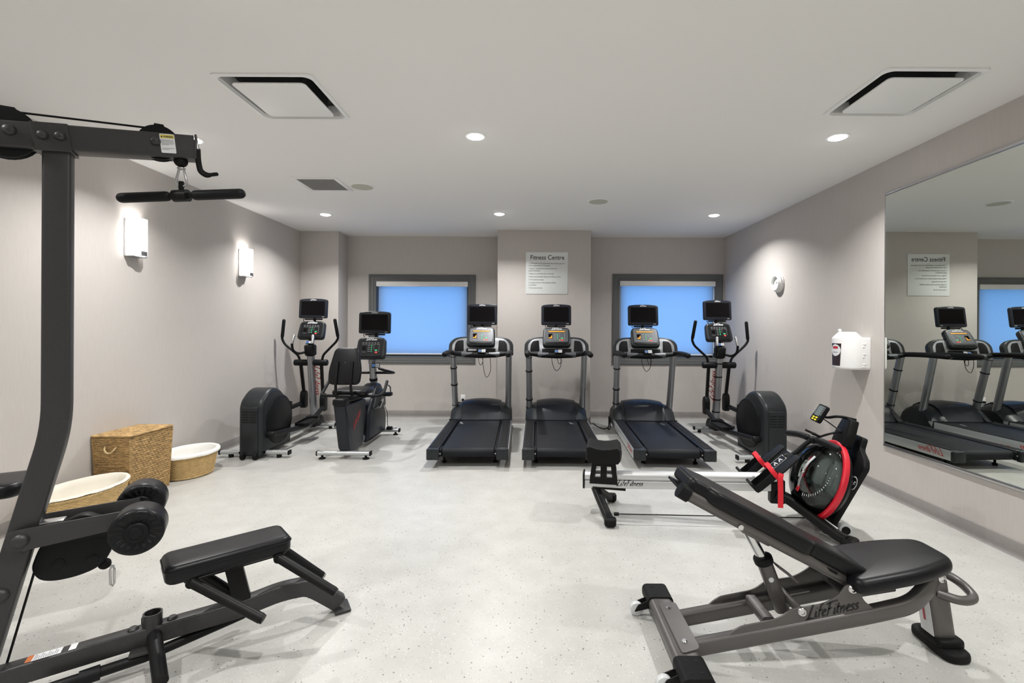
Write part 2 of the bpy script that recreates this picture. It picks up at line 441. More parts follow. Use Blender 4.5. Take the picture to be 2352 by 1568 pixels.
cells(b, [XL - .2, XR + .2] + [v for w in wh for v in (w[0], w[2])], [0, H] + [v for w in wh for v in (w[1], w[3])], wh,
      lambda bm, x0, x1, z0, z1: box(bm, ((x0 + x1) / 2, YB + .1, (z0 + z1) / 2), (x1 - x0, .2, z1 - z0)))
struct('wall_back', b, 'wallcover', merge=False)
b = B(); box(b, ((COLX0 + COLX1) / 2, (COLY + YB) / 2, H / 2), (COLX1 - COLX0, YB - COLY, H), .004); struct('wall_column', b, 'wallcover')
b = B(); box(b, ((XL + PIERX) / 2, (PIERY + YB) / 2, H / 2), (PIERX - XL, YB - PIERY, H), .004); struct('wall_pier', b, 'wallcover')

# coved vinyl baseboard, one strip per wall run
BBP = [(0, 0), (.022, 0), (.014, .006), (.010, .018), (.008, .03), (.008, .097), (.005, .1), (0, .1)]
def baseboard(name, p0, p1, nx, ny):
    b = B(); p0, p1 = Vector((*p0, 0)), Vector((*p1, 0)); d = (p1 - p0); L = d.length; d.normalize()
    vs = []; k = len(BBP)
    for p in (p0, p1): vs += [(p.x + nx * o, p.y + ny * o, z + .0005) for o, z in BBP]
    fs = [(q, (q + 1) % k, k + (q + 1) % k, k + q) for q in range(k)] + [tuple(range(k)), tuple(range(k, 2 * k))]
    addmesh(b, vs, fs); struct(name, b, 'baseboard_vinyl', ang=60)
baseboard('baseboard_left', (XL, YF), (XL, PIERY), 1, 0)
baseboard('baseboard_right', (XR, YF), (XR, YB), -1, 0)
baseboard('baseboard_pier', (XL, PIERY), (PIERX, PIERY), 0, -1)
baseboard('baseboard_pier_side', (PIERX, PIERY), (PIERX, YB), 1, 0)
baseboard('baseboard_back_left', (PIERX, YB), (COLX0, YB), 0, -1)
baseboard('baseboard_column', (COLX0, COLY), (COLX1, COLY), 0, -1)
baseboard('baseboard_column_left', (COLX0, COLY), (COLX0, YB), -1, 0)
baseboard('baseboard_column_right', (COLX1, COLY), (COLX1, YB), 1, 0)
baseboard('baseboard_back_right', (COLX1, YB), (XR, YB), 0, -1)

# windows: profiled grey casing, sash and glass; roller blinds hang inside them
FP = [(0, 0), (0, .022), (-.018, .026), (-.030, .018), (-.062, .018), (-.070, .010), (-.108, .012), (-.112, .005), (-.112, 0)]
def window(i, w, frame):
    x0, x1, z0, z1 = w; fx0, fx1, fz0, fz1 = frame
    root = bpy.data.objects.new('window_%d' % i, None); COL.objects.link(root); root['kind'] = 'structure'
    for nm, side in (('casing_top', 0), ('casing_bottom', 1), ('casing_left', 2), ('casing_right', 3)):
        b = B(); rings = []
        for o, y in [(0, 0), (0, .020), (.10, .024), (.22, .024), (.28, .016), (.62, .016), (.70, .008), (.96, .010), (1, .004), (1, -.09), (.98, -.09)]:
            X0, X1, Z0, Z1 = fx0 + (x0 + .004 - fx0) * o, fx1 + (x1 - .004 - fx1) * o, fz0 + (z0 + .004 - fz0) * o, fz1 + (z1 - .004 - fz1) * o
            a, c = {0: ((X0, Z1), (X1, Z1)), 1: ((X0, Z0), (X1, Z0)), 2: ((X0, Z0), (X0, Z1)), 3: ((X1, Z0), (X1, Z1))}[side]
            rings.append([(a[0], YB - y, a[1]), (c[0], YB - y, c[1])])
        vs = [p for r in rings for p in r]; n = len(rings)
        addmesh(b, vs, [(2 * q, 2 * q + 1, 2 * q + 3, 2 * q + 2) for q in range(n - 1)])
        obj(nm, b, 'frame_grey', root, 25)
    b = B(); y = YB + .13
    for c, s in ((((x0 + x1) / 2, y, z0 + .03), (x1 - x0, .05, .06)), (((x0 + x1) / 2, y, z1 - .03), (x1 - x0, .05, .06)),
                 ((x0 + .03, y, (z0 + z1) / 2), (.06, .05, z1 - z0)), ((x1 - .03, y, (z0 + z1) / 2), (.06, .05, z1 - z0))): box(b, c, s, .006)
    obj('sash', b, 'frame_grey', root)
    part('pane', 'window_glass', root, quad, x0 + .05, z0 + .05, x1 - .05, z1 - .05, XZ, z=-(YB + .13))
window(1, WIN[0], (-2.624, -.925, .850, 2.263)); window(2, WIN[1], (1.252, 3.006, .849, 2.289))
def blind(w, label):
    x0, x1, z0, z1 = w; r = thing('roller_blind', label, 'blind', ((x0 + x1) / 2, YB + .045, z1), group='roller blinds in the windows')
    hw = (x1 - x0) / 2 - .006; drop = z1 - z0 - .045
    part('cassette', 'white_paint', r, box, (0, -.025, -.040), (2 * hw, .075, .078), .006)
    b = B(); nx = 24; vs = []
    for k in range(nx + 1):
        x = -hw + .02 + (2 * hw - .04) * k / nx; y = .002 * math.sin(k * 1.3)
        vs += [(x, y, -.075), (x, y * .5, -drop)]
    addmesh(b, vs, [(2 * k, 2 * k + 2, 2 * k + 3, 2 * k + 1) for k in range(nx)]); obj('fabric', b, 'blind_fabric', r)
    part('hem_bar', 'white_paint', r, box, (0, 0, -drop), (2 * hw - .04, .016, .018), .005)
    for s in (-1, 1): part('side_channel', 'white_paint', r, box, (s * (hw - .004), .004, -.39 - .2), (.012, .02, drop * .99 - .05), .002) if w[0] > 0 else None
blind(WIN[0], 'pale blue backlit roller blind in the window between the recumbent bike and the left treadmill')
blind(WIN[1], 'pale blue backlit roller blind in the window behind the right elliptical')

# mirror on the right wall
MY1, MZ0, MZ1 = 4.10, .437, 2.575
r = thing('wall_mirror', 'large frameless wall mirror with thin chrome channels on the right wall', 'mirror', (XR, 1.6, 0))
part('glass', 'mirror_glass', r, box, (-.004, (MY1 - 1.2) / 2 - .4 + .0 + .0, (MZ0 + MZ1) / 2), (.006, MY1 + 1.2 - .0, MZ1 - MZ0))
r.children[0].location = (0, (MY1 - 1.2) / 2 - 1.6 - ((MY1 - 1.2) / 2 - .4), 0)
for nm, z in (('bottom_channel', MZ0 - .006), ('top_channel', MZ1 + .006)):
    part(nm, 'steel', r, box, (-.008, (MY1 - 1.2) / 2 - 1.6, z), (.014, MY1 + 1.2, .022), .002)
part('edge_strip', 'steel', r, box, (-.005, MY1 - 1.6, (MZ0 + MZ1) / 2), (.008, .006, MZ1 - MZ0))

# sign on the column
r = thing('notice_sign', 'square white notice board headed Fitness Centre on the column', 'sign', (0, COLY, 0))
SX0, SX1, SZ0, SZ1 = -.121, .502, 1.927, 2.546
part('board', 'sign_face', r, box, ((SX0 + SX1) / 2, -.004, (SZ0 + SZ1) / 2), (SX1 - SX0, .006, SZ1 - SZ0), .001)
def zt(x, z, y=-.0085): return cols((1, 0, 0), (0, 0, 1), (0, -1, 0), (x, y, z))
b = B(); text_bm(b, 'Fitness Centre', .094, zt(-.058, 2.437), width=.50, bold=.0007); obj('heading', b, 'print_black', r)
b = B()
lines = [(2.372, '1. This facility is not supervised. Use of the equipment', .532), (2.339, 'is the responsibility of the guest.', .318),
         (2.294, '2. Guest is responsible for knowing his/her own', .418), (2.262, 'physical limitations.', .172), (2.219, '3. Please, no wet bathing suits or bare feet.', .374),
         (2.174, '4. Please keep breakable objects out of Fitness Centre.', .476), (2.131, '5. No alcoholic beverages.', .226),
         (2.086, '6. Unsupervised use of this facility by children', .404), (2.053, 'is prohibited.', .114), (2.009, '7. Use at your own risk.', .200)]
for z, s, w in lines: text_bm(b, s, .026, zt(-.078, z), width=w)
obj('rules_text', b, 'print_black', r, kind='stuff')

# ceiling cassettes
def cassette(c, label):
    x0, y0, x1, y1 = c; cx, cy, s = (x0 + x1) / 2, (y0 + y1) / 2, (x1 - x0)
    r = thing('ceiling_cassette', label, 'air conditioner', (cx, cy, H), group='ceiling cassettes')
    b = B(); rings = []
    for (w, z, rad) in ((s, .0, .03), (s, -.010, .03), (s - .02, -.014, .03), (s - .040, -.014, .05), (s - .050, -.004, .05), (s - .062, .03, .05), (s - .07, .07, .05)):
        rings.append([(x, y, z) for x, y in rrect(w, w, rad, 6)])
    loft(b, rings, caps=False); obj('frame', b, 'white_plastic', r)
    b = B(); pad(b, rrect(s - .20, s - .20, .045, 6), -.001, .075, .0); obj('throat', b, 'cassette_dark', r)
    part('plenum', 'cassette_dark', r, box, (0, 0, .085), (s - .07, s - .07, .02))
    b = B(); pad(b, rrect(s - .155, s - .155, .03, 6), -.024, -.014, .004); obj('intake_panel', b, 'white_plastic', r)
    return r
cassette(CAS[0], 'square white ceiling cassette on the left, beyond the lat pulldown arm')
cassette(CAS[1], 'square white ceiling cassette on the right, near the wall mirror')

# return grille and speakers in the ceiling
r = thing('return_grille', 'square grey mesh return grille in the ceiling', 'vent', (-2.155, 4.86, H))
b = B(); s = .45
for c, q in (((0, s / 2 - .02, -.004), (s, .04, .008)), ((0, -s / 2 + .02, -.004), (s, .04, .008)), ((s / 2 - .02, 0, -.004), (.04, s - .08, .008)), ((-s / 2 + .02, 0, -.004), (.04, s - .08, .008))): box(b, c, q, .002)
obj('frame', b, 'white_plastic', r)
part('backing', 'cassette_dark', r, box, (0, 0, -.0008), (s - .08, s - .08, .001))
b = B(); n = 30; L = s - .08
for k in range(n + 1):
    t = -L / 2 + L * k / n; box(b, (t, 0, -.004), (.0052, L, .004)); box(b, (0, t, -.004), (L, .0052, .004))
obj('mesh', b, 'grille_metal', r)
def speaker(x, y, label):
    r = thing('ceiling_speaker', label, 'speaker', (x, y, H), group='round ceiling speakers')
    b = B(); lathe(b, [(.108, -.008), (.122, -.007), (.126, -.003), (.126, 0)], 40, capped=False); obj('rim', b, 'white_plastic', r)
    b = B(); lathe(b, [(1e-6, -.010), (.06, -.0098), (.108, -.0085), (.108, -.001)], 40, capped=False); obj('cover', b, 'speaker_cloth', r)
speaker(-1.78, 4.927, 'round beige ceiling speaker beside the return grille')
speaker(.733, 5.451, 'round beige ceiling speaker in front of the centre column')

# downlights
def downlight(x, y, label):
    r = thing('downlight', label, 'light', (x, y, H), group='recessed ceiling downlights')
    b = B(); lathe(b, [(.060, -.002), (.064, -.006), (.080, -.005), (.084, 0)], 36, capped=False); obj('trim_ring', b, 'white_paint', r)
    b = B(); lathe(b, [(1e-6, -.020), (.02, -.019), (.04, -.015), (.054, -.008), (.060, -.001)], 28, capped=False); obj('lens', b, 'lamp_lens', r)
    ld = bpy.data.lights.new('bulb', 'AREA'); ld.shape = 'DISK'; ld.size = .07; ld.energy = DOWNLIGHT_W * (.85 if y < 2 else 1.04); ld.spread = R(135); ld.color = (1, .985, .965)
    lo = bpy.data.objects.new('bulb', ld); COL.objects.link(lo); lo.parent = r; lo.location = (0, 0, -.024)
for x, y, lb in ((-2.67, 3.72, 'recessed ceiling downlight just behind the end of the lat pulldown arm'), (-.451, 3.628, 'recessed ceiling downlight in the middle of the nearer row'),
                 (2.296, 3.61, 'recessed ceiling downlight beside the right ceiling cassette'), (-2.694, 6.15, 'recessed ceiling downlight above the left elliptical'),
                 (-.445, 6.075, 'recessed ceiling downlight in front of the centre column\'s left edge'), (2.296, 6.087, 'recessed ceiling downlight above the right elliptical'),
                 (-2.67, 1.15, 'recessed ceiling downlight above the cable machine'), (-.451, 1.15, 'recessed ceiling downlight overhead at the centre, nearer than the frame'), (2.296, 1.15, 'recessed ceiling downlight above the incline bench'),
                 (-2.67, -1.35, 'recessed ceiling downlight behind the viewer at the left'), (-.451, -1.35, 'recessed ceiling downlight behind the viewer at the centre'), (2.296, -1.35, 'recessed ceiling downlight behind the viewer at the right')):
    downlight(x, y, lb)

# wall sconces
def sconce(y, label):
    r = thing('wall_sconce', label, 'lamp', (XL, y, 2.02), group='wall sconces on the left wall')
    part('back_plate', 'steel', r, box, (.008, 0, .165), (.014, .155, .33), .003)
    part('lower_tray', 'steel', r, box, (.045, 0, .006), (.075, .15, .008), .002)
    n = 16; hw, dp = .085, .098
    arc = [(.022 + dp * math.sin(math.pi * k / n) ** .8, -hw * math.cos(math.pi * k / n)) for k in range(n + 1)]
    inn = [(.020 + (dp - .006) * math.sin(math.pi * k / n) ** .8, -(hw - .006) * math.cos(math.pi * k / n)) for k in range(n + 1)]
    b = B(); o = arc + inn[::-1]; pad(b, o, .018, .338); obj('glass_shade', b, 'opal_glass', r, 60)
    b = B(); o2 = [(x + .003, yy) for x, yy in arc[6:11]] + [(x - .002, yy) for x, yy in arc[6:11]][::-1]; pad(b, o2, .012, .052); obj('clip', b, 'steel', r)
    ld = bpy.data.lights.new('bulb', 'POINT'); ld.energy = SCONCE_W; ld.shadow_soft_size = .035; ld.color = (1, .96, .9)
    lo = bpy.data.objects.new('bulb', ld); COL.objects.link(lo); lo.parent = r; lo.location = (.06, 0, .22)
sconce(4.193, 'white glass wall sconce on the left wall, the nearer one, beside the pulldown bar')
sconce(5.788, 'white glass wall sconce on the left wall, the farther one, nearest the corner')

# clock
r = thing('wall_clock', 'small round white wall clock on the right wall', 'clock', (XR, 5.877, 1.99))
WM = cols((0, 1, 0), (0, 0, 1), (-1, 0, 0)) @ I4           # x = +Y, y = Z, facing -X   (mirrored handedness handled by recalc)
CM = cols((0, -1, 0), (0, 0, 1), (-1, 0, 0))
b = B(); lathe(b, [(.085, 0), (.118, 0), (.119, .012), (.110, .022), (.112, .034), (.100, .048), (.092, .060), (.084, .062), (.080, .055), (.080, .03)], 40, CM, capped=False); obj('rim', b, 'white_plastic', r)
b = B(); lathe(b, [(1e-6, .03), (.082, .03), (.082, .0)], 40, CM, capped=False); obj('dial', b, 'clock_face', r)
b = B()
for k in range(12):
    a = R(30 * k); mt = CM @ Matrix.Translation((0, 0, .0312)) @ Matrix.Rotation(a, 4, 'Z'); quad(b, -.003, .062, .003, .076, mt)
obj('hour_marks', b, 'print_black', r)
for nm, a, L, w in (('hour_hand', -58, .042, .006), ('minute_hand', 62, .058, .0045)):
    b = B(); quad(b, -w / 2, -.01, w / 2, L, CM @ Matrix.Translation((0, 0, .033)) @ Matrix.Rotation(R(-a), 4, 'Z')); obj(nm, b, 'print_black', r)

# wipes dispenser
WY, WZ = 4.425, 1.055
r = thing('wipes_dispenser', 'white wall-mounted wipes dispenser with domed lid beside the mirror', 'dispenser', (XR, WY, WZ))
def drum(s, x1=.0):
    o = []
    for k in range(21):
        a = R(90 + 180 * k / 20); o.append((-.095 + .135 * s * math.cos(a), .148 * s * math.sin(a)))
    return [(x1, .148 * s)] + o + [(x1, -.148 * s)]
b = B(); rings = [[(x, y, z) for x, y in drum(s, -.002)] for s, z in ((.93, 0), (.98, .008), (1, .022), (1, .275), (.985, .287), (.95, .291))]; loft(b, rings); obj('drum', b, 'white_plastic', r, 50)
b = B(); lathe(b, [(.125, .288), (.118, .300), (.092, .325), (.080, .335), (.074, .341), (1e-6, .342)], 32, Matrix.Translation((-.115, 0, 0)) @ Matrix.Diagonal((.88, 1, 1, 1)), capped=False); obj('lid', b, 'white_plastic', r)
b = B(); sphere(b, (-.165, .03, .352), .016, sc=(1, 1, 1.1)); cyl(b, (-.165, .03, .33), (-.165, .03, .35), .010); obj('wipe_tip', b, 'white_plastic', r)
b = B()
for z in (.05, .14, .23): box(b, (-.06, -.150, z), (.03, .006, .010), .003); box(b, (-.065, -.150, z - .02), (.018, .006, .018), .004)
obj('latch', b, 'white_plastic', r)
def curved(zlo, zhi, half, rad, wob=None):
    b = B(); vs = []; n = 10; m = 12
    for j in range(m + 1):
        f = j / m; z = zlo + (zhi - zlo) * f; hh = half * (wob(f) if wob else 1)
        for k in range(n + 1):
            a = math.pi + 0.05 + hh * (2 * k / n - 1); vs.append((-.095 + .135 * rad * math.cos(a), .148 * rad * math.sin(a), z))
    addmesh(b, vs, [(j * (n + 1) + k, j * (n + 1) + k + 1, (j + 1) * (n + 1) + k + 1, (j + 1) * (n + 1) + k) for j in range(m) for k in range(n)]); return b
obj('label_panel', curved(.03, .235, .44, 1.006, lambda f: .82 + .18 * f), 'label_dark', r)
obj('label_oval', curved(.118, .228, .40, 1.010, lambda f: math.sqrt(max(.02, 1 - (2 * f - 1) ** 2))), 'print_white', r)
obj('label_brand', curved(.186, .208, .22, 1.014), 'label_red', r)
obj('label_lines', curved(.150, .156, .2, 1.014), 'print_grey', r)

# ------------------------------------------------------------------ shared gym-machine heads
LOGO = 'LifeFitness'
def television(root, loc, tilt, w=.41):
    k = w / .41; mt = panelM(loc, tilt) @ Matrix.Diagonal((k, k, k, 1))
    o = roundpoly([(-.205, -.142), (.205, -.142), (.205, .132), (.12, .144), (0, .148), (-.12, .144), (-.205, .132)], [.022, .022, .03, .05, .05, .05, .03])
    b = B(); pad(b, o, -.045, 0, .010, mt=mt); t = obj('television', b, 'window_tinted_plastic', root, label='dark flat television screen')
    b = B(); quad(b, -.170, -.098, .170, .106, mt, .0012); obj('screen', b, 'screen_glass', t)
    b = B(); script_bm(b, LOGO, .088, mt @ Matrix.Translation((-.044, .119, .0015)), weight=.09); obj('logo', b, 'print_white', t)
    b = B(); quad(b, .135, -.128, .172, -.119, mt, .0015); obj('port_mark', b, 'print_grey', t)
    b = B(); pad(b, rrect(.10, .12, .01), -.075, -.045, .006, mt=mt); tube(b, [mt @ V(0, -.02, -.07), mt @ V(0, -.17, -.075), mt @ V(0, -.23, -.06)], .018, fil=.05); obj('tv_bracket', b, 'black_metal', root)
    b = B(); box(b, (0, -.155, -.035), (.26, .020, .03), .008, mt=mt); obj('tv_clip', b, 'black_plastic', root)
    b = B(); tube(b, [mt @ V(x, y, z) for x, y, z in ((-.14, -.14, -.04), (-.155, -.165, -.03), (-.13, -.18, -.02), (-.145, -.20, -.03), (-.16, -.24, -.05))], .004, 8, fil=.02); obj('tv_cable', b, 'black_metal', root)
def keypad(root, loc, tilt, w=.11, rz=0.):
    mt = panelM(loc, tilt) @ Matrix.Rotation(rz, 4, 'Y'); h = w * .58
    b = B(); pad(b, rrect(w, h, .008), -.014, 0, .004, mt=mt); t = obj('keypad', b, 'black_plastic', root, label='small black television keypad')
    b = B(); lathe(b, [(.017, .0008), (.010, .0008)], 20, mt @ Matrix.Translation((-w * .27, 0, 0)), capped=False); obj('dial_ring', b, 'led_blue', t)
    b = B()
    for i in range(4):
        for j in range(3):
            x, y = -w * .02 + i * w * .125, (j - 1) * h * .27; quad(b, x, y - h * .09, x + w * .085, y + h * .09, mt, .0008)
    b2 = obj('keys', b, 'print_white', t, kind='stuff')
def console(root, loc, tilt, style, w=.378, h=.30):
    mt = panelM(loc, tilt); a, c = w / 2, h / 2
    o = roundpoly([(-a * .98, -c), (a * .98, -c), (a, -c * .35), (a * .93, c * .86), (a * .5, c), (-a * .5, c), (-a * .93, c * .86), (-a, -c * .35)], [.05, .05, .05, .04, .06, .06, .04, .05], 5)
    b = B(); pad(b, o, -.075, 0, .022, 4, mt=mt); t = obj('console', b, 'shell_plastic', root, label='display console with buttons')
    b = B(); o2 = roundpoly([(-a * .80, -c * .62), (a * .80, -c * .62), (a * .82, c * .72), (a * .4, c * .80), (-a * .4, c * .80), (-a * .82, c * .72)], .018)
    pad(b, o2, -.002, .0025, .001, 1, mt=mt); obj('face_plate', b, 'graphite_face' if style == 'tread' else 'black_plastic', t)
    b = B(); o3 = roundpoly([(-a * .84, -c * .66), (a * .84, -c * .66), (a * .74, -c * .86), (-a * .74, -c * .86)], .02); pad(b, o3, -.004, .004, .003, 2, mt=mt); obj('chin', b, 'black_plastic', t)
    Z = .0036
    b = B(); script_bm(b, LOGO, w * .38, mt @ Matrix.Translation((-w * .19, c * .66, .0042)), weight=.09); obj('logo', b, 'print_white', t)
    if style == 'tread':
        b = B(); pad(b, rrect(w * .62, .024, .011, 4, 0, c * .47), 0, .0034, 0, mt=mt); obj('led_window', b, 'black_plastic', t)
        b = B(); x = -w * .29
        random.seed(3)
        while x < w * .28:
            ww = random.choice((.004, .007, .010)); quad(b, x, c * .47 - .008, x + ww, c * .47 + .008, mt, .0042); x += ww + .0022
        obj('led_readout', b, 'led_orange', t, kind='stuff')
        b = B(); quad(b, -w * .29, -c * .30, -w * .15, c * .22, mt, Z); m2 = obj('profile_window', b, 'screen_glass', t)
        b = B()
        for k, hh in enumerate((.2, .28, .2, .5, .75)): quad(b, -w * .28 + k * w * .024, -c * .26, -w * .262 + k * w * .024, -c * .26 + c * .44 * hh, mt, Z + .0008)
        obj('profile_bars', b, 'led_orange', t)
    else:
        b = B(); quad(b, -w * .28, -c * .22, -w * .16, c * .12, mt, Z); obj('profile_window', b, 'screen_glass', t)
        b = B(); quad(b, -w * .30, c * .40, w * .30, c * .412, mt, Z); quad(b, -w * .30, c * .27, w * .30, c * .28, mt, Z)
        for k in range(6): quad(b, -w * .28 + k * w * .1, c * .44, -w * .245 + k * w * .1, c * .475, mt, Z); quad(b, -w * .28 + k * w * .1, c * .31, -w * .25 + k * w * .1, c * .345, mt, Z)
        obj('readout_lines', b, 'print_grey', t, kind='stuff')
    b = B()
    for k in range(4): quad(b, w * .01, c * (.14 - .17 * k), w * .045, c * (.14 - .17 * k) + c * .09, mt, Z)
    obj('green_keys', b, 'led_green', t, kind='stuff')
    b = B()
    for k in range(4): quad(b, -w * .10, c * (.14 - .17 * k) + c * .02, -w * .02, c * (.14 - .17 * k) + c * .05, mt, Z); quad(b, w * .27, c * (.22 - .19 * k), w * .29, c * (.22 - .19 * k) + c * .07, mt, Z)
    for k in range(3): quad(b, w * .09, c * (.20 - .14 * k), w * .11, c * (.20 - .14 * k) + c * .05, mt, Z)
    quad(b, -w * .29, -c * .42, -w * .16, -c * .40, mt, Z); obj('key_print', b, 'print_grey', t, kind='stuff')
    b = B(); quad(b, w * .145, -c * .30, w * .225, -c * .17, mt, Z); obj('start_key', b, 'led_green', t)
    b = B(); quad(b, w * .155, -c * .50, w * .235, -c * .36, mt, Z); obj('stop_key', b, 'led_red', t)
    if style == 'tread':
        b = B(); lathe(b, [(1e-6, .0038), (.007, .0038)], 12, mt @ Matrix.Translation((w * .11, -c * .43, 0)), capped=False); obj('pause_key', b, 'led_orange', t)

# ------------------------------------------------------------------ treadmills
def treadmill(x, y, rz, label, bands, keyx=0., outlet=False):
    r = thing('treadmill', label, 'treadmill', (x, y, 0), rz, 'treadmills in front of the windows')
    for s in (-1, 1):
        b = B(); box(b, (s * .349, .80, .148), (.118, 1.56, .106), .010); t = obj('side_rail', b, 'window_tinted_plastic', r)
        b = B(); box(b, (s * .349, .80, .2025), (.080, 1.50, .004), .0015); obj('tread_strip', b, 'dark_rubber', t)
        b = B(); box(b, (s * .4095, .80, .150), (.005, 1.60, .098), .001); t2 = obj('side_trim', b, 'silver_light', r)
        mt = cols((0, -1, 0), (0, 0, 1), (-1, 0, 0), (-.4127, .40, .128)) if s < 0 else cols((0, 1, 0), (0, 0, 1), (1, 0, 0), (.4127, .08, .128))
        b = B(); script_bm(b, LOGO, .32, mt, weight=.07); obj('logo', b, 'print_red', t2)
        b = B(); box(b, (s * .350, -.004, .144), (.124, .05, .112), .008); t = obj('end_cap', b, 'shell_plastic', r)
        for z in (.112, .172):
            b = B(); cyl(b, (s * .356, -.0275, z), (s * .356, -.0305, z), .005, 12); obj('screw', b, 'black_metal', t)
        b = B(); box(b, (s * .279, .085, .150), (.026, .16, .075), .008); t = obj('roller_bracket', b, 'black_plastic', r)
        b = B(); cyl(b, (s * .279, .006, .148), (s * .279, -.004, .148), .008, 14, .002); obj('bolt', b, 'steel', t)
        b = B(); cyl(b, (s * .27, .22, .0), (s * .27, .22, .02), .024, 16, .005); cyl(b, (s * .27, .22, .02), (s * .27, .22, .11), .012, 12); obj('foot', b, 'dark_rubber', r)
        b = B(); cyl(b, (s * .30, 1.85, .0), (s * .30, 1.85, .10), .03, 16, .005); obj('foot', b, 'dark_rubber', r)
    # belt wraps the rear roller
    b = B(); pr = [(1.62, .193), (.062, .193)]
    for k in range(1, 8):
        a = R(90 + 180 * k / 8); pr.append((.062 + .048 * math.cos(a), .145 + .048 * math.sin(a)))
    pr += [(.062, .097), (1.62, .097)]
    pad(b, pr, -.262, .262, .004, 2, mt=YZ); t = obj('belt', b, 'belt', r)
    b = B(); mtb = cols((-.30, .95, 0), (-.95, -.30, 0), (0, 0, 1), ((-.195 if x < 0 else .215), 1.28, .1938))
    text_bm(b, LOGO, .05, mtb, shear=.3, bold=.001, width=.13); obj('logo', b, 'print_grey', t)
    part('deck', 'black_metal', r, box, (0, .85, .135), (.58, 1.55, .06), .01)
    # motor hood: raised centre panel and two shoulders
    def hood(x0, x1, prof, bow, n=10):
        b = B(); rings = []
        for k in range(n + 1):
            xx = x0 + (x1 - x0) * k / n; d = bow * (1 - (xx / max(abs(x0), abs(x1))) ** 2)
            rings.append([(xx * (1 - tap * .0), yy, zz + d * w) for yy, zz, w, tap in prof])
        loft(b, rings); return b
    prof = [(1.50, .16, 0, 0), (1.50, .205, 0, 0), (1.515, .225, .1, 0), (1.56, .29, .4, 0), (1.62, .355, .8, 0), (1.69, .395, 1, 0), (1.78, .41, 1, 0), (1.95, .40, 1, 0), (2.05, .35, 1, 0), (2.09, .25, .5, 0), (2.09, .12, 0, 0), (1.6, .10, 0, 0)]
    o = obj('motor_hood', hood(-.262, .262, prof, .028), 'window_tinted_plastic', r, 30)
    for s in (-1, 1):
        rings = []
        for xx, dz, dy in ((.255, .0, 0), (.30, -.012, .0), (.37, -.04, .01), (.41, -.085, .03), (.414, -.13, .05)):
            rr = []
            for yy, zz in ((1.47, .10), (1.47, .215), (1.50, .235), (1.60, .315), (1.70, .375), (1.80, .39), (1.95, .38), (2.05, .33), (2.09, .25), (2.09, .10)):
                rr.append((s * xx, yy + (dy if yy < 1.7 else 0), max(.10, zz + (dz if zz > .22 else 0))))
            rings.append(rr)
        b = B(); loft(b, rings); obj('hood_shoulder', b, 'shell_plastic', r, 32)
        # upright
        p0, p1 = V(s * .362, 1.78, .20), V(s * .372, 1.56, 1.10)
        b = B(); sweep(b, [p0, p0.lerp(p1, .5), p1], [(a * 1.0, c * 1.18) for a, c in circ(.041, 20)], up=(0, 1, 0)); t = obj('upright', b, 'silver_paint', r)
        if s < 0:
            for z, hh, rr in bands:
                q = p0.lerp(p1, (z - p0.z) / (p1.z - p0.z)); d = (p1 - p0).normalized()
                b = B(); sweep(b, [q - d * hh / 2, q + d * hh / 2], [(a, c * 1.18) for a, c in circ(.0435 + rr, 20)], up=(0, 1, 0)); obj('cable_tie', b, 'black_metal', t)
        # handrail
        b = B(); tube(b, [(s * .385, 1.58, 1.09), (s * .392, 1.40, 1.10), (s * .388, 1.15, 1.105), (s * .378, .86, 1.098)], .032, 16, fil=.1, rnd=True); obj('handrail', b, 'grip_rubber', r)
    # dashboard arch
    o = roundpoly([(-.432, 1.055), (.432, 1.055), (.43, 1.22), (.36, 1.285), (.26, 1.305), (-.26, 1.305), (-.36, 1.285), (-.43, 1.22)], [.02, .02, .06, .06, .1, .1, .06, .06], 5)
    lean = Matrix.Translation((0, 1.57, 1.06)) @ Matrix.Rotation(R(-16), 4, 'X') @ Matrix.Translation((0, 0, -1.06)) @ XZ
    b = B(); pad(b, o, -.05, .03, .018, 3, mt=lean); t = obj('dashboard', b, 'shell_plastic', r)
    o2 = roundpoly([(-.385, 1.085), (.385, 1.085), (.384, 1.20), (.33, 1.262), (.25, 1.280), (-.25, 1.280), (-.33, 1.262), (-.384, 1.20)], [.01, .01, .05, .05, .1, .1, .05, .05], 5)
    b = B(); pad(b, o2, .02, .034, .004, 2, mt=lean); obj('dash_face', b, 'silver_paint', t)
    for s in (-1, 1):
        b = B(); o3 = roundpoly([(s * .228, 1.098), (s * .355, 1.098), (s * .345, 1.20), (s * .315, 1.245), (s * .236, 1.255)], .02); pad(b, o3, .025, .0365, .003, 2, mt=lean); obj('cup_holder', b, 'black_plastic', t)
    b = B(); pad(b, rrect(.39, .055, .012, 4, 0, 1.112), .02, .042, .006, 2, mt=lean); obj('accessory_tray', b, 'black_plastic', t)
    if keyx < -5:
        b = B(); quad(b, -.17, 1.105, -.06, 1.128, lean, .043); obj('tray_paper', b, 'print_white', t)
    # crossbar with sensors
    b = B(); sweep(b, [V(-.40, 1.53, 1.085), V(-.20, 1.50, 1.062), V(0, 1.49, 1.058), V(.20, 1.50, 1.062), V(.40, 1.53, 1.085)], circ(.033, 16), scale=[.75, 1.05, 1.2, 1.05, .75]); t = obj('crossbar', b, 'black_plastic', r)
    for s in (-1, 1):
        b = B(); cyl(b, (s * .11, 1.4965, 1.0625), (s * .25, 1.5035, 1.0665), .0362, 18); obj('sensor_grip', b, 'graphite_face', t)
    console(r, (0, 1.575, 1.315), R(33), 'tread')
    television(r, (0, 1.72, 1.605), R(8))
    keypad(r, (.02, 1.455, 1.118), R(38), .105)
    b = B()
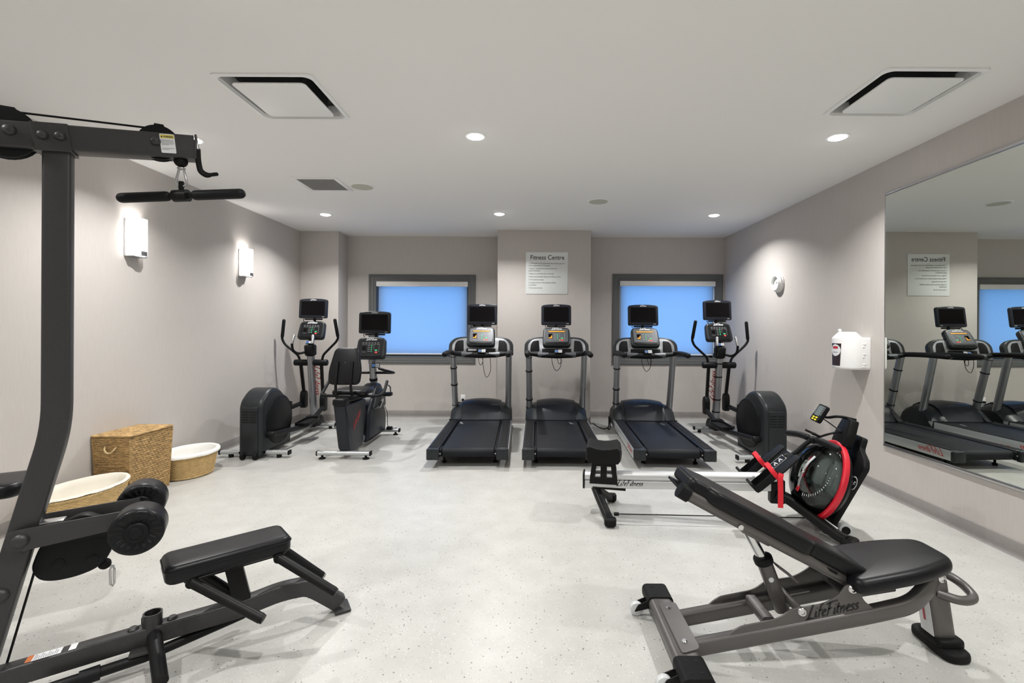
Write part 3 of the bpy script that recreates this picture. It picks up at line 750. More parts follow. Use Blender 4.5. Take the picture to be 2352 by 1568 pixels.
    for (x0, x1, dz) in ((.03, .135, .30), (-.03, .03, .12)) if x < 0 else ((-.07, .05, .20), (0, .06, .1)):
        tube(b, [(x0, 1.47, 1.05), (x0 + .01, 1.45, 1.04 - dz * .5), ((x0 + x1) / 2, 1.44, 1.04 - dz), (x1 + .01, 1.45, 1.04 - dz * .6), (x1 - .01, 1.47, 1.05)], .0038, 8, fil=.09)
    obj('safety_cord', b, 'black_metal', r)
    if x > 1:
        b = B(); tube(b, [(-.66, 1.95, .07), (-.58, 1.92, .02), (-.50, 1.86, .010), (-.44, 1.88, .03), (-.425, 1.95, .12), (-.43, 2.0, .18), (-.435, 1.93, .05), (-.46, 1.82, .010), (-.43, 1.80, .03), (-.42, 1.90, .15)], .007, 8, fil=.05); obj('power_cord', b, 'black_metal', r)
    return r
treadmill(-.660, 4.81, R(1.6), 'left treadmill of the three, partly in front of the left window', ((1.04, .006, .001), (.885, .014, .004), (.655, .016, .004), (.37, .006, .001)), keyx=-9)
treadmill(.300, 4.815, R(-.3), 'middle treadmill of the three, in front of the column below the notice sign', ((1.03, .006, .001), (.845, .014, .004), (.45, .014, .004), (.335, .012, .003)))
treadmill(1.425, 4.80, R(-2.4), 'right treadmill of the three, beside the right elliptical', ((.885, .014, .004), (.60, .016, .004), (.40, .012, .003)))

# ------------------------------------------------------------------ ellipticals
def elliptical(x, y, rz, mir, label, ties):
    r = thing('elliptical', label, 'elliptical', (x, y, 0), rz, 'elliptical trainers in the corners')
    # rear drive housing
    o = roundpoly([(0, .035), (.63, .035), (.655, .30), (.60, .49), (.49, .635), (.38, .715), (.26, .745), (.15, .72), (.035, .632), (0, .56)], [.01, .03, .1, .1, .1, .1, .06, .1, .06, .06], 4)
    b = B(); pad(b, o, -.128, .128, .045, 5, mt=YZ); t = obj('drive_housing', b, 'shell_plastic', r, 40)
    b = B(); o2 = roundpoly([(-.012, .05), (.02, .05), (.02, .56), (-.012, .555)], .006); pad(b, o2, -.085, .085, .006, 2, mt=YZ); obj('rear_panel', b, 'shell_plastic', t)
    for k in range(5):
        for s in (-1, 1):
            b = B(); box(b, (s * .043, -.0125, .40 + k * .027), (.072, .006, .010), .0025); obj('vent_slot', b, 'black_metal', t)
    for s in (-1, 1):
        b = B(); mt = cols((0, 1, 0), (0, 0, 1), (s, 0, 0), (s * .122, .355, .372)); lathe(b, [(.272, 0), (.272, .014), (.262, .020), (.254, .017), (.250, .019), (.06, .024), (1e-6, .024)], 48, mt, capped=False); t2 = obj('crank_disc', b, 'black_plastic', r)
        b = B(); cyl(b, (s * .05, -.012, .04), (s * .085, -.012, .04), .038, 18, .006); obj('transport_wheel', b, 'dark_rubber', r)
    # rear stabiliser
    b = B(); rtube(b, [(-.365, .10, .055), (.365, .10, .055)], .06, .045, .02); t = obj('rear_stabiliser', b, 'silver_light', r)
    for s in (-1, 1):
        b = B(); box(b, (s * .372, .10, .055), (.02, .064, .05), .008); obj('end_cap', b, 'black_plastic', t)
        b = B(); cyl(b, (s * .26, .10, 0), (s * .26, .10, .036), .026, 16, .004); obj('foot', b, 'dark_rubber', t)
    # spine and front stabiliser
    b = B(); rtube(b, [(0, .55, .115), (0, 1.52, .115)], .095, .075, .02); obj('spine', b, 'silver_paint', r)
    b = B(); rtube(b, [(-.27, 1.58, .060), (.27, 1.58, .060)], .055, .045, .02); t = obj('front_stabiliser', b, 'silver_light', r)
    for s in (-1, 1):
        b = B(); box(b, (s * .275, 1.58, .06), (.02, .06, .05), .008); obj('end_cap', b, 'black_plastic', t)
        b = B(); cyl(b, (s * .20, 1.58, 0), (s * .20, 1.58, .04), .022, 16, .004); obj('foot', b, 'dark_rubber', t)
    o = roundpoly([(1.36, .06), (1.66, .06), (1.66, .13), (1.60, .20), (1.44, .20), (1.38, .14)], .03); b = B(); pad(b, o, -.085, .085, .02, mt=YZ); obj('base_shroud', b, 'black_plastic', r)
    # column
    p0, p1 = V(0, 1.53, .16), V(0, 1.40, 1.10)
    b = B(); sweep(b, [p0, p1], circ(.05, 24), up=(0, 1, 0)); t = obj('column', b, 'silver_paint', r)
    d = (p1 - p0).normalized()
    for z in ties:
        q = p0.lerp(p1, (z - p0.z) / (p1.z - p0.z)); b = B(); cyl(b, q - d * .008, q + d * .008, .0535, 24); obj('cable_tie', b, 'black_metal', t)
    # red name down the column, facing the room
    a = R(-14) * mir
    side = V(mir * math.cos(.5), -math.sin(.5), 0).normalized(); along = -d if mir > 0 else d; u = along; w = side.cross(u) if False else u.cross(side)
    q = p0.lerp(p1, .80 if mir > 0 else .28) + side * .0508
    b = B(); script_bm(b, LOGO, .44, cols(u, side.cross(u), side, q), weight=.065); obj('logo', b, 'print_red', t)
    b = B(); lathe(b, [(.055, -.07), (.073, -.055), (.078, .055), (.070, .075), (.05, .08)], 24, Matrix.Translation(p1) @ Matrix.Rotation(R(8), 4, 'X')); obj('collar', b, 'black_plastic', r)
    b = B(); rtube(b, [p1 + V(0, 0, .04), p1 + V(0, .05, .18), p1 + V(0, .09, .30)], .07, .04, .012); obj('neck', b, 'black_plastic', r)
    console(r, (0, 1.42, 1.385), R(22), 'black', .36, .265)
    television(r, (0, 1.47, 1.675), R(5), .385)
    keypad(r, (0, 1.355, 1.215), R(35), .085)
    for s in (-1, 1):                                               # fixed pulse grips
        b = B(); pth = [(s * .05, 1.34, 1.08), (s * .10, 1.26, 1.06), (s * .135, 1.18, 1.11), (s * .135, 1.165, 1.20)]; tube(b, pth, .016, 12, fil=.05); t = obj('fixed_handle', b, 'black_plastic', r)
        b = B(); tube(b, [(s * .135, 1.165, 1.195), (s * .122, 1.20, 1.32)], .018, 14, rnd=True); obj('pulse_grip', b, 'steel', t)
    # swing arms, links and pedals: the inner pedal (room side) is down
    for s in (-1, 1):
        low = (s == mir)
        b = B(); cyl(b, (s * .035, 1.42, .935), (s * .225, 1.42, .935), .043, 20, .012); t = obj('pivot_hub', b, 'black_plastic', r)
        yl, zl = (1.46, .44) if low else (1.55, .47)
        b = B(); rtube(b, [(s * .14, 1.42, .935), (s * .15, yl, zl)], .05, .036, .012, up=(1, 0, 0)); obj('swing_arm', b, 'black_metal', r)
        ang = -.10 if low else .12                                   # handle swing
        hx = [(s * .15, 0, .96), (s * .17, -.01, 1.03), (s * .355, -.03, 1.20 + .01 * s), (s * .385, -.035, 1.26), (s * .355, -.06, 1.50)]
        pts = [V(px, 1.42 + py + ang * (pz - .935) * .4, pz + (.01 if low else 0)) for px, py, pz in hx]
        b = B(); tube(b, pts[:4] + [pts[3].lerp(pts[4], .15)], .016, 14, fil=.05); t = obj('handle_tube', b, 'black_metal', r)
        b = B(); tube(b, [pts[3].lerp(pts[4], .05), pts[3].lerp(pts[4], .5), pts[4] + (pts[4] - pts[3]) * .10], .0215, 16, rnd=True); obj('grip', b, 'grip_rubber', t)
        # knuckle
        b = B(); o = roundpoly([(-.05, -.13), (.05, -.13), (.058, .05), (.03, .11), (-.03, .11), (-.058, .05)], .03); pad(b, o, -.035, .035, .012, mt=Matrix.Translation((s * .155, yl, zl - .04)) @ YZ); obj('knuckle', b, 'black_plastic', r)
        # link from crank pin to knuckle
        pin = V(s * .175, .10, .245) if low else V(s * .175, .56, .50)
        mid = V(s * .175, .95, .175) if low else V(s * .175, 1.08, .35)
        end = V(s * .165, yl, zl - .10)
        b = B(); rtube(b, [pin, mid, end], .045, .055, .015, fil=.12, up=(0, 0, 1)); t = obj('pedal_link', b, 'black_plastic', r)
        b = B(); cyl(b, pin + V(-s * .04, 0, 0), pin + V(s * .035, 0, 0), .036, 20, .008); obj('crank_pin', b, 'black_metal', t)
        # pedal tray
        dirv = (end - mid).normalized() if not low else V(0, 1, .04).normalized()
        base = mid + V(s * .03, -.05 if low else -.06, .05); upv = V(1, 0, 0).cross(dirv)
        pm = cols((1, 0, 0), dirv, upv, base)
        outl = roundpoly([(-.085, -.20), (.085, -.20), (.09, .10), (.06, .19), (-.06, .19), (-.09, .10)], .04)
        b = B(); pad(b, outl, -.012, .008, .006, mt=pm); t = obj('pedal', b, 'black_plastic', r)
        b = B(); rim = [pm @ V(xx, yy, .018) for xx, yy in inset(outl, .006)]; rtube(b, rim, .012, .034, .004, up=upv, closed=True); obj('pedal_rim', b, 'black_plastic', t)
        b = B(); pad(b, inset(outl, .02), .008, .013, .003, mt=pm); obj('tread_pad', b, 'dark_rubber', t)
    b = B(); tube(b, [(.10, 1.60, .10), (.18, 1.66, .02), (.24, 1.60, .06), (.28, 1.54, .012), (.31, 1.62, .02)], .005, 8, fil=.04); obj('power_lead', b, 'black_metal', r)
    return r
elliptical(-3.02, 5.08, R(.6), 1, 'black elliptical trainer in the far left corner beside the recumbent bike', ())
elliptical(2.545, 4.98, R(2.2), -1, 'black elliptical trainer against the right wall under the clock', (.96, .78, .47, .30))

# ------------------------------------------------------------------ recumbent bike
def recumbent():
    r = thing('recumbent_bike', 'black recumbent exercise bike with backrest facing away, below the left window', 'exercise bike', (-2.035, 5.10, 0), R(0))
    b = B(); rtube(b, [(-.28, .03, .062), (.28, .03, .062)], .06, .045, .02); t = obj('rear_stabiliser', b, 'silver_light', r)
    for s in (-1, 1):
        b = B(); box(b, (s * .286, .03, .062), (.018, .064, .05), .008); obj('end_cap', b, 'black_plastic', t)
        b = B(); lathe(b, [(.034, 0), (.034, .012), (.012, .022), (.012, .045)], 18, Matrix.Translation((s * .235, .03, 0))); obj('foot', b, 'dark_rubber', t)
    b = B(); rtube(b, [(-.26, 1.20, .062), (.26, 1.20, .062)], .06, .045, .02); t = obj('front_stabiliser', b, 'silver_light', r)
    for s in (-1, 1):
        b = B(); box(b, (s * .266, 1.20, .062), (.018, .064, .05), .008); obj('end_cap', b, 'black_plastic', t)
        b = B(); lathe(b, [(.030, 0), (.030, .012), (.012, .022), (.012, .045)], 18, Matrix.Translation((s * .215, 1.20, 0))); obj('foot', b, 'dark_rubber', t)
    o = roundpoly([(-.115, .60), (.52, .58), (.53, .40), (.47, .24), (.43, .055), (.10, .045), (.02, .10)], [.02, .03, .1, .1, .05, .06, .06])
    b = B(); pad(b, o, -.062, .062, .018, 3, mt=YZ); t = obj('seat_column', b, 'window_tinted_plastic', r)
    b = B(); script_bm(b, 'LifeCycle', .26, cols((0, .80, .60), (0, -.60, .80), (1, 0, 0), (.0645, .13, .28)), weight=.075); obj('logo', b, 'print_red', t)
    b = B(); box(b, (0, -.055, .628), (.135, .16, .075), .022); t2 = obj('rail_cap', b, 'black_plastic', r)
    for s in (-1, 1):
        b = B(); cyl(b, (s * .03, -.134, .63), (s * .03, -.138, .63), .009, 12); obj('screw', b, 'black_metal', t2)
    b = B(); rtube(b, [(0, .0, .63), (0, .62, .60)], .10, .04, .008); obj('seat_rail', b, 'black_metal', r)
    b = B(); rtube(b, [(0, .30, .11), (0, .72, .11)], .10, .085, .03); obj('floor_beam', b, 'silver_paint', r)
    # drive shroud
    o = roundpoly([(.52, .06), (1.17, .06), (1.20, .20), (1.17, .36), (1.08, .44), (1.05, .66), (.96, .72), (.84, .70), (.62, .52), (.55, .40)], [.02, .03, .06, .05, .04, .05, .04, .05, .08, .06])
    b = B(); pad(b, o, -.095, .095, .035, 4, mt=YZ); obj('drive_shroud', b, 'window_tinted_plastic', r)
    o = roundpoly([(.62, .42), (1.10, .40), (1.07, .60), (.95, .66), (.75, .60)], .06); b = B(); pad(b, o, -.125, .125, .03, 3, mt=YZ); obj('crank_cover', b, 'shell_plastic', r)
    # pedals
    for s, a in ((1, 40), (-1, 220)):
        c = V(s * .13, .90, .50); e = c + V(0, math.cos(R(a)) * .15 * -1, math.sin(R(a)) * .15 * -1 + .02)
        b = B(); rtube(b, [c, e], .018, .03, .006, up=(1, 0, 0)); cyl(b, c - V(s * .03, 0, 0), c + V(s * .015, 0, 0), .024, 16, .004); t = obj('crank_arm', b, 'chrome', r)
        pc = V(s * .21, .86, .585) if s > 0 else V(s * .21, .95, .40)
        b = B(); box(b, pc, (.11, .10, .045), .012); t = obj('pedal', b, 'black_plastic', r)
        b = B(); rtube(b, [pc + V(-.035, -.03, .02), pc + V(-.04, -.03, .08), pc + V(0, -.03, .125), pc + V(.045, -.03, .10), pc + V(.048, -.03, .0)], .003, .04, .001, fil=.05, up=(0, 1, 0)); obj('strap', b, 'dark_rubber', t)
    # seat carriage and seat
    b = B(); box(b, (0, .22, .655), (.24, .30, .05), .015); obj('seat_carriage', b, 'black_metal', r)
    o = roundpoly([(-.19, .12), (.19, .12), (.215, .36), (.14, .56), (-.14, .56), (-.215, .36)], .08, 6); b = B(); pad(b, o, .668, .725, .024, 4, mt=I4, crown=.01); obj('seat_cushion', b, 'upholstery', r)
    bk = panelM((-.03, .115, .995), R(-14) * -1)
    o = roundpoly([(-.172, -.205), (.172, -.205), (.180, -.05), (.130, .205), (-.130, .205), (-.180, -.05)], .06, 6)
    b = B(); pad(b, o, -.055, .0, .024, 4, mt=bk); t = obj('backrest', b, 'upholstery', r)
    b = B(); sphere(b, bk @ V(.0, .035, .001), .004); obj('rivet', b, 'steel', t)
    for s in (-1, 1):
        b = B(); rtube(b, [bk @ V(s * .080, .045, .012), bk @ V(s * .080, -.16, .014), V(s * .085 - .02, .06, .68), V(s * .085 - .02, .16, .655)], .028, .016, .004, fil=.05, up=(0, -1, 0)); t = obj('back_strut', b, 'black_metal', r)
    # side grab handles
    for s in (-1, 1):
        b = B(); tube(b, [(s * .05, .20, .655), (s * .33, .20, .655), (s * .345, .30, .69), (s * .335, .44, .80)], .017, 14, fil=.06, rnd=True); obj('seat_handle', b, 'grip_rubber', r)
    # mast, handlebar, heads
    b = B(); sweep(b, [V(0, 1.0, .62), V(0, .90, 1.05)], circ(.045, 22), up=(0, 1, 0)); t = obj('mast', b, 'silver_paint', r)
    b = B(); cyl(b, (0, .965, .745), (0, .958, .775), .050, 22); obj('mast_collar', b, 'black_plastic', r)
    for s in (-1, 1):
        b = B(); tube(b, [(s * .03, .93, .845), (s * .27, .93, .845), (s * .30, .80, .86), (s * .24, .62, .905), (s * .16, .66, .925)], .016, 14, fil=.08, rnd=True); obj('handlebar', b, 'black_plastic', r)
    console(r, (0, .855, 1.165), R(18), 'black', .37, .285)
    television(r, (.02, .93, 1.48), R(3), .40)
    keypad(r, (.07, .83, .945), R(10), .10)
    b = B(); tube(b, [(.10, 1.10, .40), (.13, 1.13, .30), (.12, 1.16, .12), (.18, 1.17, .09), (.24, 1.22, .09), (.22, 1.25, .03)], .004, 8, fil=.04); obj('power_lead', b, 'black_metal', r)
    b = B(); box(b, (.15, 1.15, .10), (.07, .06, .04), .008); obj('power_adapter', b, 'black_plastic', r)
recumbent()

# ------------------------------------------------------------------ water rower
def rower():
    r = thing('rowing_machine', 'black and silver water rowing machine with a smoked tank and red straps', 'rowing machine', (.41, 3.68, 0), R(-10))
    SL = .045
    def rz(u): return .316 + SL * u
    # rail: round upper track and flat lower beam
    def rail(b, zt, zb, w, cr): sweep(b, [V(-.01, 0, rz(0) + (zt + zb) / 2), V(1.36, 0, rz(1.37) + (zt + zb) / 2)], rrect(w, zt - zb, cr, 5))
    b = B(); rail(b, 0, -.066, .085, .03); t = obj('rail_track', b, 'alu', r)
    b = B(); rail(b, -.064, -.124, .070, .008); t2 = obj('rail_beam', b, 'alu', r)
    b = B(); script_bm(b, LOGO, .205, cols((1, 0, SL), (-SL, 0, 1), (0, -1, 0), (.225, -.0356, .226)), weight=.075); obj('logo', b, 'print_black', t2)
    b = B(); o = rrect(.10, .135, .03); pad(b, o, 0, .014, .004, mt=cols((0, 1, 0), (0, 0, 1), (1, 0, 0), (-.022, 0, .254))); t3 = obj('rail_end_cap', b, 'black_plastic', r)
    b = B(); lathe(b, [(1e-6, -.004), (.03, -.004), (.034, .0)], 24, cols((0, 1, 0), (0, 0, 1), (1, 0, 0), (-.022, 0, .262)), capped=False); obj('badge', b, 'steel', t3)
    # seat on its carriage
    U = .135
    for s in (-1, 1):
        b = B(); y = s * .052
        def P(x, z): return (U + x, z)
        outer = [(-.085, .412), (.085, .412), (.105, .255), (.095, .238), (-.095, .238), (-.105, .255)]
        sl1 = [(-.055, .372), (-.022, .372), (-.024, .288), (-.066, .288)]; sl2 = [(.022, .372), (.055, .372), (.066, .288), (.024, .288)]
        cellsx = [(-.105, .105)]
        # plate with two slots, built of bars
        for q in ([(-.085, .412), (.085, .412), (.09, .372), (-.09, .372)], [(-.102, .288), (.102, .288), (.105, .238), (-.105, .238)],
                  [(-.09, .372), (-.055, .372), (-.066, .288), (-.102, .288)], [(-.022, .372), (.022, .372), (.024, .288), (-.024, .288)], [(.055, .372), (.09, .372), (.102, .288), (.066, .288)]):
            pad(b, [P(*p) for p in q], -.003, .003, 0, mt=Matrix.Translation((0, y, 0)) @ XZ)
        t = obj('carriage_plate', b, 'black_metal', r)
        for x in (-.075, .075):
            b = B(); cyl(b, (U + x, y - s * .03, rz(U) + .012), (U + x, y - s * .005, rz(U) + .012), .014, 14, .003); obj('seat_roller', b, 'black_plastic', r)
    part('carriage_top', 'black_metal', r, box, (U, 0, .412), (.19, .13, .010), .003)
    b = B(); n = 10; rings = []
    for k in range(n + 1):
        yy = -.155 + .31 * k / n; e = abs(2 * k / n - 1); ln = .132 * (1 - .10 * e ** 3); zt = .505 + .030 * e ** 2 - (.010 if e > .95 else 0)
        rings.append([(U + x * ln, yy, z) for x, z in [(-.9, .42), (-1, .435), (-1.02, .47), (-1.0, zt - .006 + .012), (-.85, zt + .014), (-.4, zt - .002), (0, zt - .006), (.4, zt - .002), (.85, zt + .010), (1.0, zt - .008), (1.03, .47), (1.0, .435), (.9, .42)]])
    loft(b, rings); obj('seat', b, 'dark_rubber', r, 40)
    # rear leg with cross foot
    b = B(); rtube(b, [(.05, 0, .205), (.30, 0, .20)], .07, .022, .004); obj('leg_bracket', b, 'black_metal', r)
    b = B(); rtube(b, [(.07, 0, .20), (.10, -.06, .15), (.17, -.20, .055), (.185, -.245, .045)], .06, .052, .014, fil=.05); obj('leg', b, 'black_metal', r)
    b = B(); rtube(b, [(.07, 0, .20), (.10, .06, .15), (.17, .20, .055), (.185, .245, .045)], .06, .052, .014, fil=.05); obj('leg', b, 'black_metal', r)
    for s in (-1, 1):
        b = B(); box(b, (.19, s * .252, .038), (.085, .075, .062), .02, 3); obj('foot', b, 'dark_rubber', r)
    # tension cord under the rail
    b = B(); tube(b, [(.215, -.20, .075), (1.55, -.02, .075)], .004, 8); cyl(b, (.215, -.20, .075), (.25, -.196, .075), .013, 12, .003); obj('shock_cord', b, 'black_metal', r)
    # front frame: beam down from the rail, cross foot, leaning back panel
    b = B(); box(b, (1.37, 0, .25), (.10, .075, .17), .01); obj('front_post', b, 'black_metal', r)
    for s in (-1, 1):
        b = B(); rtube(b, [(1.36, s * .015, .235), (1.44, s * .03, .205), (1.68, s * .250, .050), (1.715, s * .285, .042)], .095, .060, .018, fil=.06); t = obj('front_leg', b, 'black_metal', r)
        b = B(); mt = Matrix.Translation((1.725, s * .295, .034)) @ Matrix.Rotation(s * R(42), 4, 'Z'); box(b, (0, 0, 0), (.09, .115, .066), .026, 3, mt=mt); obj('foot_pad', b, 'dark_rubber', t)
        if s < 0:
            b = B(); mt = Matrix.Translation((1.645, -.205, .104)) @ Matrix.Rotation(R(-42), 4, 'Z') @ Matrix.Rotation(R(24), 4, 'Y'); quad(b, -.05, -.005, .04, .035, mt); obj('sticker', b, 'print_white', t)
        b = B(); cyl(b, (1.775, s * .075, .045), (1.775, s * .125, .045), .043, 20, .006); t4 = obj('transport_wheel', b, 'clear_plastic', r)
        b = B(); cyl(b, (1.775, s * .1255, .045), (1.775, s * .128, .045), .028, 16); t5 = obj('wheel_hub', b, 'black_plastic', t4)
    # tank: axis tilted up 20 degrees towards the rower
    th = R(20); nrm = V(-math.cos(th), 0, math.sin(th)); upv = V(math.sin(th), 0, math.cos(th)); C = V(1.675, 0, .352)
    TM = cols(V(0, 1, 0).cross(nrm) * -1 if False else (0, -1, 0), upv, nrm, C)
    def dome(d, rr, n=9): return [(rr * math.cos(R(90 * k / n)), d * math.sin(R(90 * k / n)) ** .9) for k in range(n + 1)]
    b = B(); pr = dome(.195, .262); pr[-1] = (1e-6, pr[-1][1]); lathe(b, [(.262, -.02)] + pr, 48, TM, capped=False); obj('tank', b, 'tank_smoke', r, label='smoked clear water tank')
    b = B(); pr2 = [(1e-6, -.018), (.255, -.018), (.255, .0)] ; lathe(b, pr2, 40, TM, capped=False); obj('tank_back', b, 'tank_inside', r)
    b = B(); lathe(b, [(.262, -.022), (.258, -.05), (.22, -.085), (.15, -.096)], 40, TM, capped=False); obj('tank_rear', b, 'black_plastic', r)
    # water filling the lower part of the tank
    b = B(); rings = []
    ww = B(); pr = dome(.185, .250, 8); pr[-1] = (1e-6, pr[-1][1]); lathe(ww, [(1e-6, -.005), (.250, -.004)] + pr, 40, TM, capped=False)
    bmesh.ops.remove_doubles(ww, verts=ww.verts, dist=1e-5)
    g = bmesh.ops.bisect_plane(ww, geom=list(ww.verts) + list(ww.edges) + list(ww.faces), plane_co=C + V(0, 0, -.055), plane_no=(0, 0, 1), clear_outer=True)
    bmesh.ops.holes_fill(ww, edges=[e for e in ww.edges if e.is_boundary]); b.free(); obj('water', ww, 'tank_water', r)
    b = B(); lathe(b, [(.262, -.022), (.286, -.022), (.291, -.014), (.291, .006), (.284, .014), (.266, .014), (.262, .006)], 56, TM, capped=False); obj('tank_ring', b, 'ring_red', r, label='red ring around the tank')
    # paddle and level gauge seen on the dome
    def dz(x, y): return .195 * max(0., 1 - (x * x + y * y) / .262 ** 2) ** .45 + .004
    GX = .105
    b = B(); rtube(b, [TM @ V(GX + .012 * q, .02 + .125 * q, dz(GX, .02 + .125 * q)) for q in (1, .6, .2, -.2, -.6, -1)], .026, .006, .003, up=nrm); t = obj('gauge_arm', b, 'clear_plastic', r)
    b = B(); cyl(b, TM @ V(GX, .02, dz(GX, .02) - .01), TM @ V(GX, .02, dz(GX, .02) + .012), .019, 16, .004); obj('valve_cap', b, 'chrome', t)
    b = B(); box(b, (GX - .012, -.105, dz(GX, -.105)), (.034, .045, .010), .003, mt=TM); obj('red_tab', b, 'ring_red', t)
    b = B()
    for k in range(15):
        a = R(-84 + k * 7); rr = .150
        q = V(GX + .02 + rr * .80 * math.cos(a), .02 + rr * math.sin(a), 0); q.z = dz(q.x, q.y); box(b, (0, 0, 0), (.022 if k % 3 == 0 else .014, .004, .002), 0, mt=TM @ Matrix.Translation(q) @ Matrix.Rotation(a, 4, 'Z'))
    obj('level_scale', b, 'print_white', r, kind='stuff')
    # back panel (A-frame)
    o = roundpoly([(-.11, -.325), (.11, -.325), (.235, .20), (.20, .25), (.10, .30), (.085, .38), (-.085, .38), (-.10, .30), (-.20, .25), (-.235, .20)], .02)
    b = B(); pad(b, o, -.135, -.095, .006, 2, mt=TM); t = obj('back_panel', b, 'black_metal', r)
    LM = cols((0, -1, 0), upv, nrm, C)
    b = B(); lm = LM @ Matrix.Translation((.190, .075, -.0935)); lathe(b, [(.048, .0), (.040, .0)], 32, lm, capped=False); quad(b, -.03, -.004, .012, .004, lm); text_bm(b, 'LF', .052, lm @ Matrix.Translation((-.026, -.02, 0)), shear=.3, bold=.001, width=.05); obj('round_emblem', b, 'print_white', t)
    # top bracket and monitor
    b = B(); o = roundpoly([(-.09, .27), (.09, .27), (.095, .35), (.06, .47), (-.06, .47), (-.095, .35)], .015); pad(b, o, -.055, .005, .008, 2, mt=TM); obj('top_bracket', b, 'black_metal', r)
    arm0 = TM @ V(.0, .455, -.03)
    mon = V(1.665, .055, .815)
    b = B(); tube(b, [arm0 + V(.03, 0, .01), arm0 + V(-.08, 0, .035), mon + V(.06, 0, -.035), mon + V(.01, 0, -.02)], .010, 12, fil=.08); obj('monitor_arm', b, 'black_metal', r)
    zm = V(-.86, -.10, .50).normalized(); xm = V(0, -1, 0); xm = (xm - zm * xm.dot(zm)).normalized(); ym = zm.cross(xm)
    mm = cols(xm, ym, zm, mon)
    b = B(); pad(b, rrect(.115, .135, .018), -.03, 0, .006, 2, mt=mm); t = obj('monitor', b, 'black_plastic', r)
    b = B(); quad(b, -.035, -.022, .035, .055, mm, .001); obj('lcd', b, 'lcd', t)
    for (x, y) in ((-.02, -.038), (.018, -.036), (-.02, -.054), (.018, -.054)):
        b = B(); pad(b, rrect(.026, .011, .005, 3, x, y), .0, .002, 0, mt=mm); obj('yellow_button', b, 'button_yellow', t)
    for s in (-1, 1):
        b = B()
        for k in range(5): quad(b, s * .047 - .003, -.01 + k * .014, s * .047 + .003, -.004 + k * .014, mm, .001)
        obj('side_keys', b, 'print_white', t, kind='stuff')
    b = B(); tube(b, [mon + V(.03, .0, -.04), mon + V(.10, 0, -.09), arm0 + V(-.06, 0, -.08), arm0 + V(0, 0, -.06)], .004, 8, fil=.05); obj('monitor_lead', b, 'black_metal', r)
    # footboard and footplates at 42 degrees
    a = R(43); fd = V(math.cos(a), 0, math.sin(a)); fn = V(-math.sin(a), 0, math.cos(a)); FB = V(1.245, 0, .335)
    FM = cols((0, -1, 0), fd, fn, FB)
    b = B(); pad(b, rrect(.13, .30, .012, 4, 0, .14), -.012, .0, .003, 2, mt=FM); t = obj('foot_board', b, 'black_metal', r)
    b = B()
    for q in ((-.05, -.002, .05, .001), (-.05, .239, .05, .242), (-.05, .0, -.047, .24), (.047, .0, .05, .24)): quad(b, *q, FM, .0008)
    obj('decal_border', b, 'print_white', t)
    for k in range(5):                                    # pictograms of a rower's stroke: simple marks
        b = B(); y = .03 + k * .043
        for bar in (((-.03, 0), (.03, .012)), ((-.012, .012), (.0, -.012)), ((.0, -.004), (.026, -.012))):
            (x0, y0), (x1, y1) = bar; d = V(x1 - x0, y1 - y0, 0).normalized(); nn = V(-d.y, d.x, 0) * .0032
            p, q = V(x0, y + y0, .001), V(x1, y + y1, .001); addmesh(b, [p + nn, p - nn, q - nn, q + nn], [(0, 1, 2, 3)], FM)
        obj('stroke_mark', b, 'print_white', t)
    for s in (-1, 1):
        pm = FM @ Matrix.Translation((s * .15, .10, .012))
        o = roundpoly([(-.058, -.17), (.058, -.17), (.062, .06), (.05, .20), (-.05, .20), (-.062, .06)], .03)
        b = B(); pad(b, o, -.012, .0, .004, 2, mt=pm); t = obj('foot_plate', b, 'black_plastic', r)
        b = B(); pad(b, roundpoly([(-.062, -.175), (.062, -.175), (.062, -.155), (-.062, -.155)], .006), 0, .07, .004, 1, mt=pm); obj('heel_stop', b, 'black_plastic', t)
        for q in (-1, 1):
            b = B(); pad(b, [(q * .060, -.17), (q * .064, -.17), (q * .064, .02), (q * .060, .02)], -.005, .035, 0, mt=pm); obj('side_wall', b, 'black_plastic', t)
        b = B(); rtube(b, [pm @ V(-.066, .0, -.01), pm @ V(-.066, .0, .05), pm @ V(-.03, .01, .085), pm @ V(.03, .01, .085), pm @ V(.066, .0, .05), pm @ V(.068, .0, -.02)], .003, .032, .001, fil=.04, up=fd); t2 = obj('foot_strap', b, 'strap_red', t)
        if s > 0:
            e = pm @ V(.070, .0, -.005); b = B(); rtube(b, [e + V(.02, 0, .03), e + V(.01, -.012, 0), e + V(.012, -.014, -.10), e + V(.012, -.012, -.20)], .003, .034, .001, fil=.03, up=(1, 0, 0)); obj('strap_tail', b, 'strap_red', t)
    # pull handle resting on its hook
    hz = V(1.60, 0, .628)
    b = B(); tube(b, [(1.42, 0, .50), (1.49, 0, .52), (1.54, 0, .575), hz], .016, 12, fil=.05); obj('handle_hook', b, 'black_metal', r)
    for s in (-1, 1):
        b = B(); tube(b, [hz + V(.01 - s * .01, s * .03, .005), hz + V(-s * .035, s * .12, .012), hz + V(-s * .085, s * .25, -.008)], .023, 14, fil=.06, rnd=True); obj('pull_handle', b, 'grip_rubber', r)
    b = B(); box(b, hz + V(.01, 0, .0), (.05, .07, .045), .012); tube(b, [hz, hz + V(.12, 0, .05), TM @ V(.0, .38, -.02)], .008, 8, fil=.05); obj('handle_yoke', b, 'black_plastic', r)
    for s in (-1, 1):
        b = B(); tube(b, [hz + V(.05, s * .03, .03), hz + V(.0, s * .05, .05), hz + V(-.02, s * .06, .06)], .008, 8, fil=.02, rnd=True); obj('hook_horn', b, 'black_metal', r)
rower()

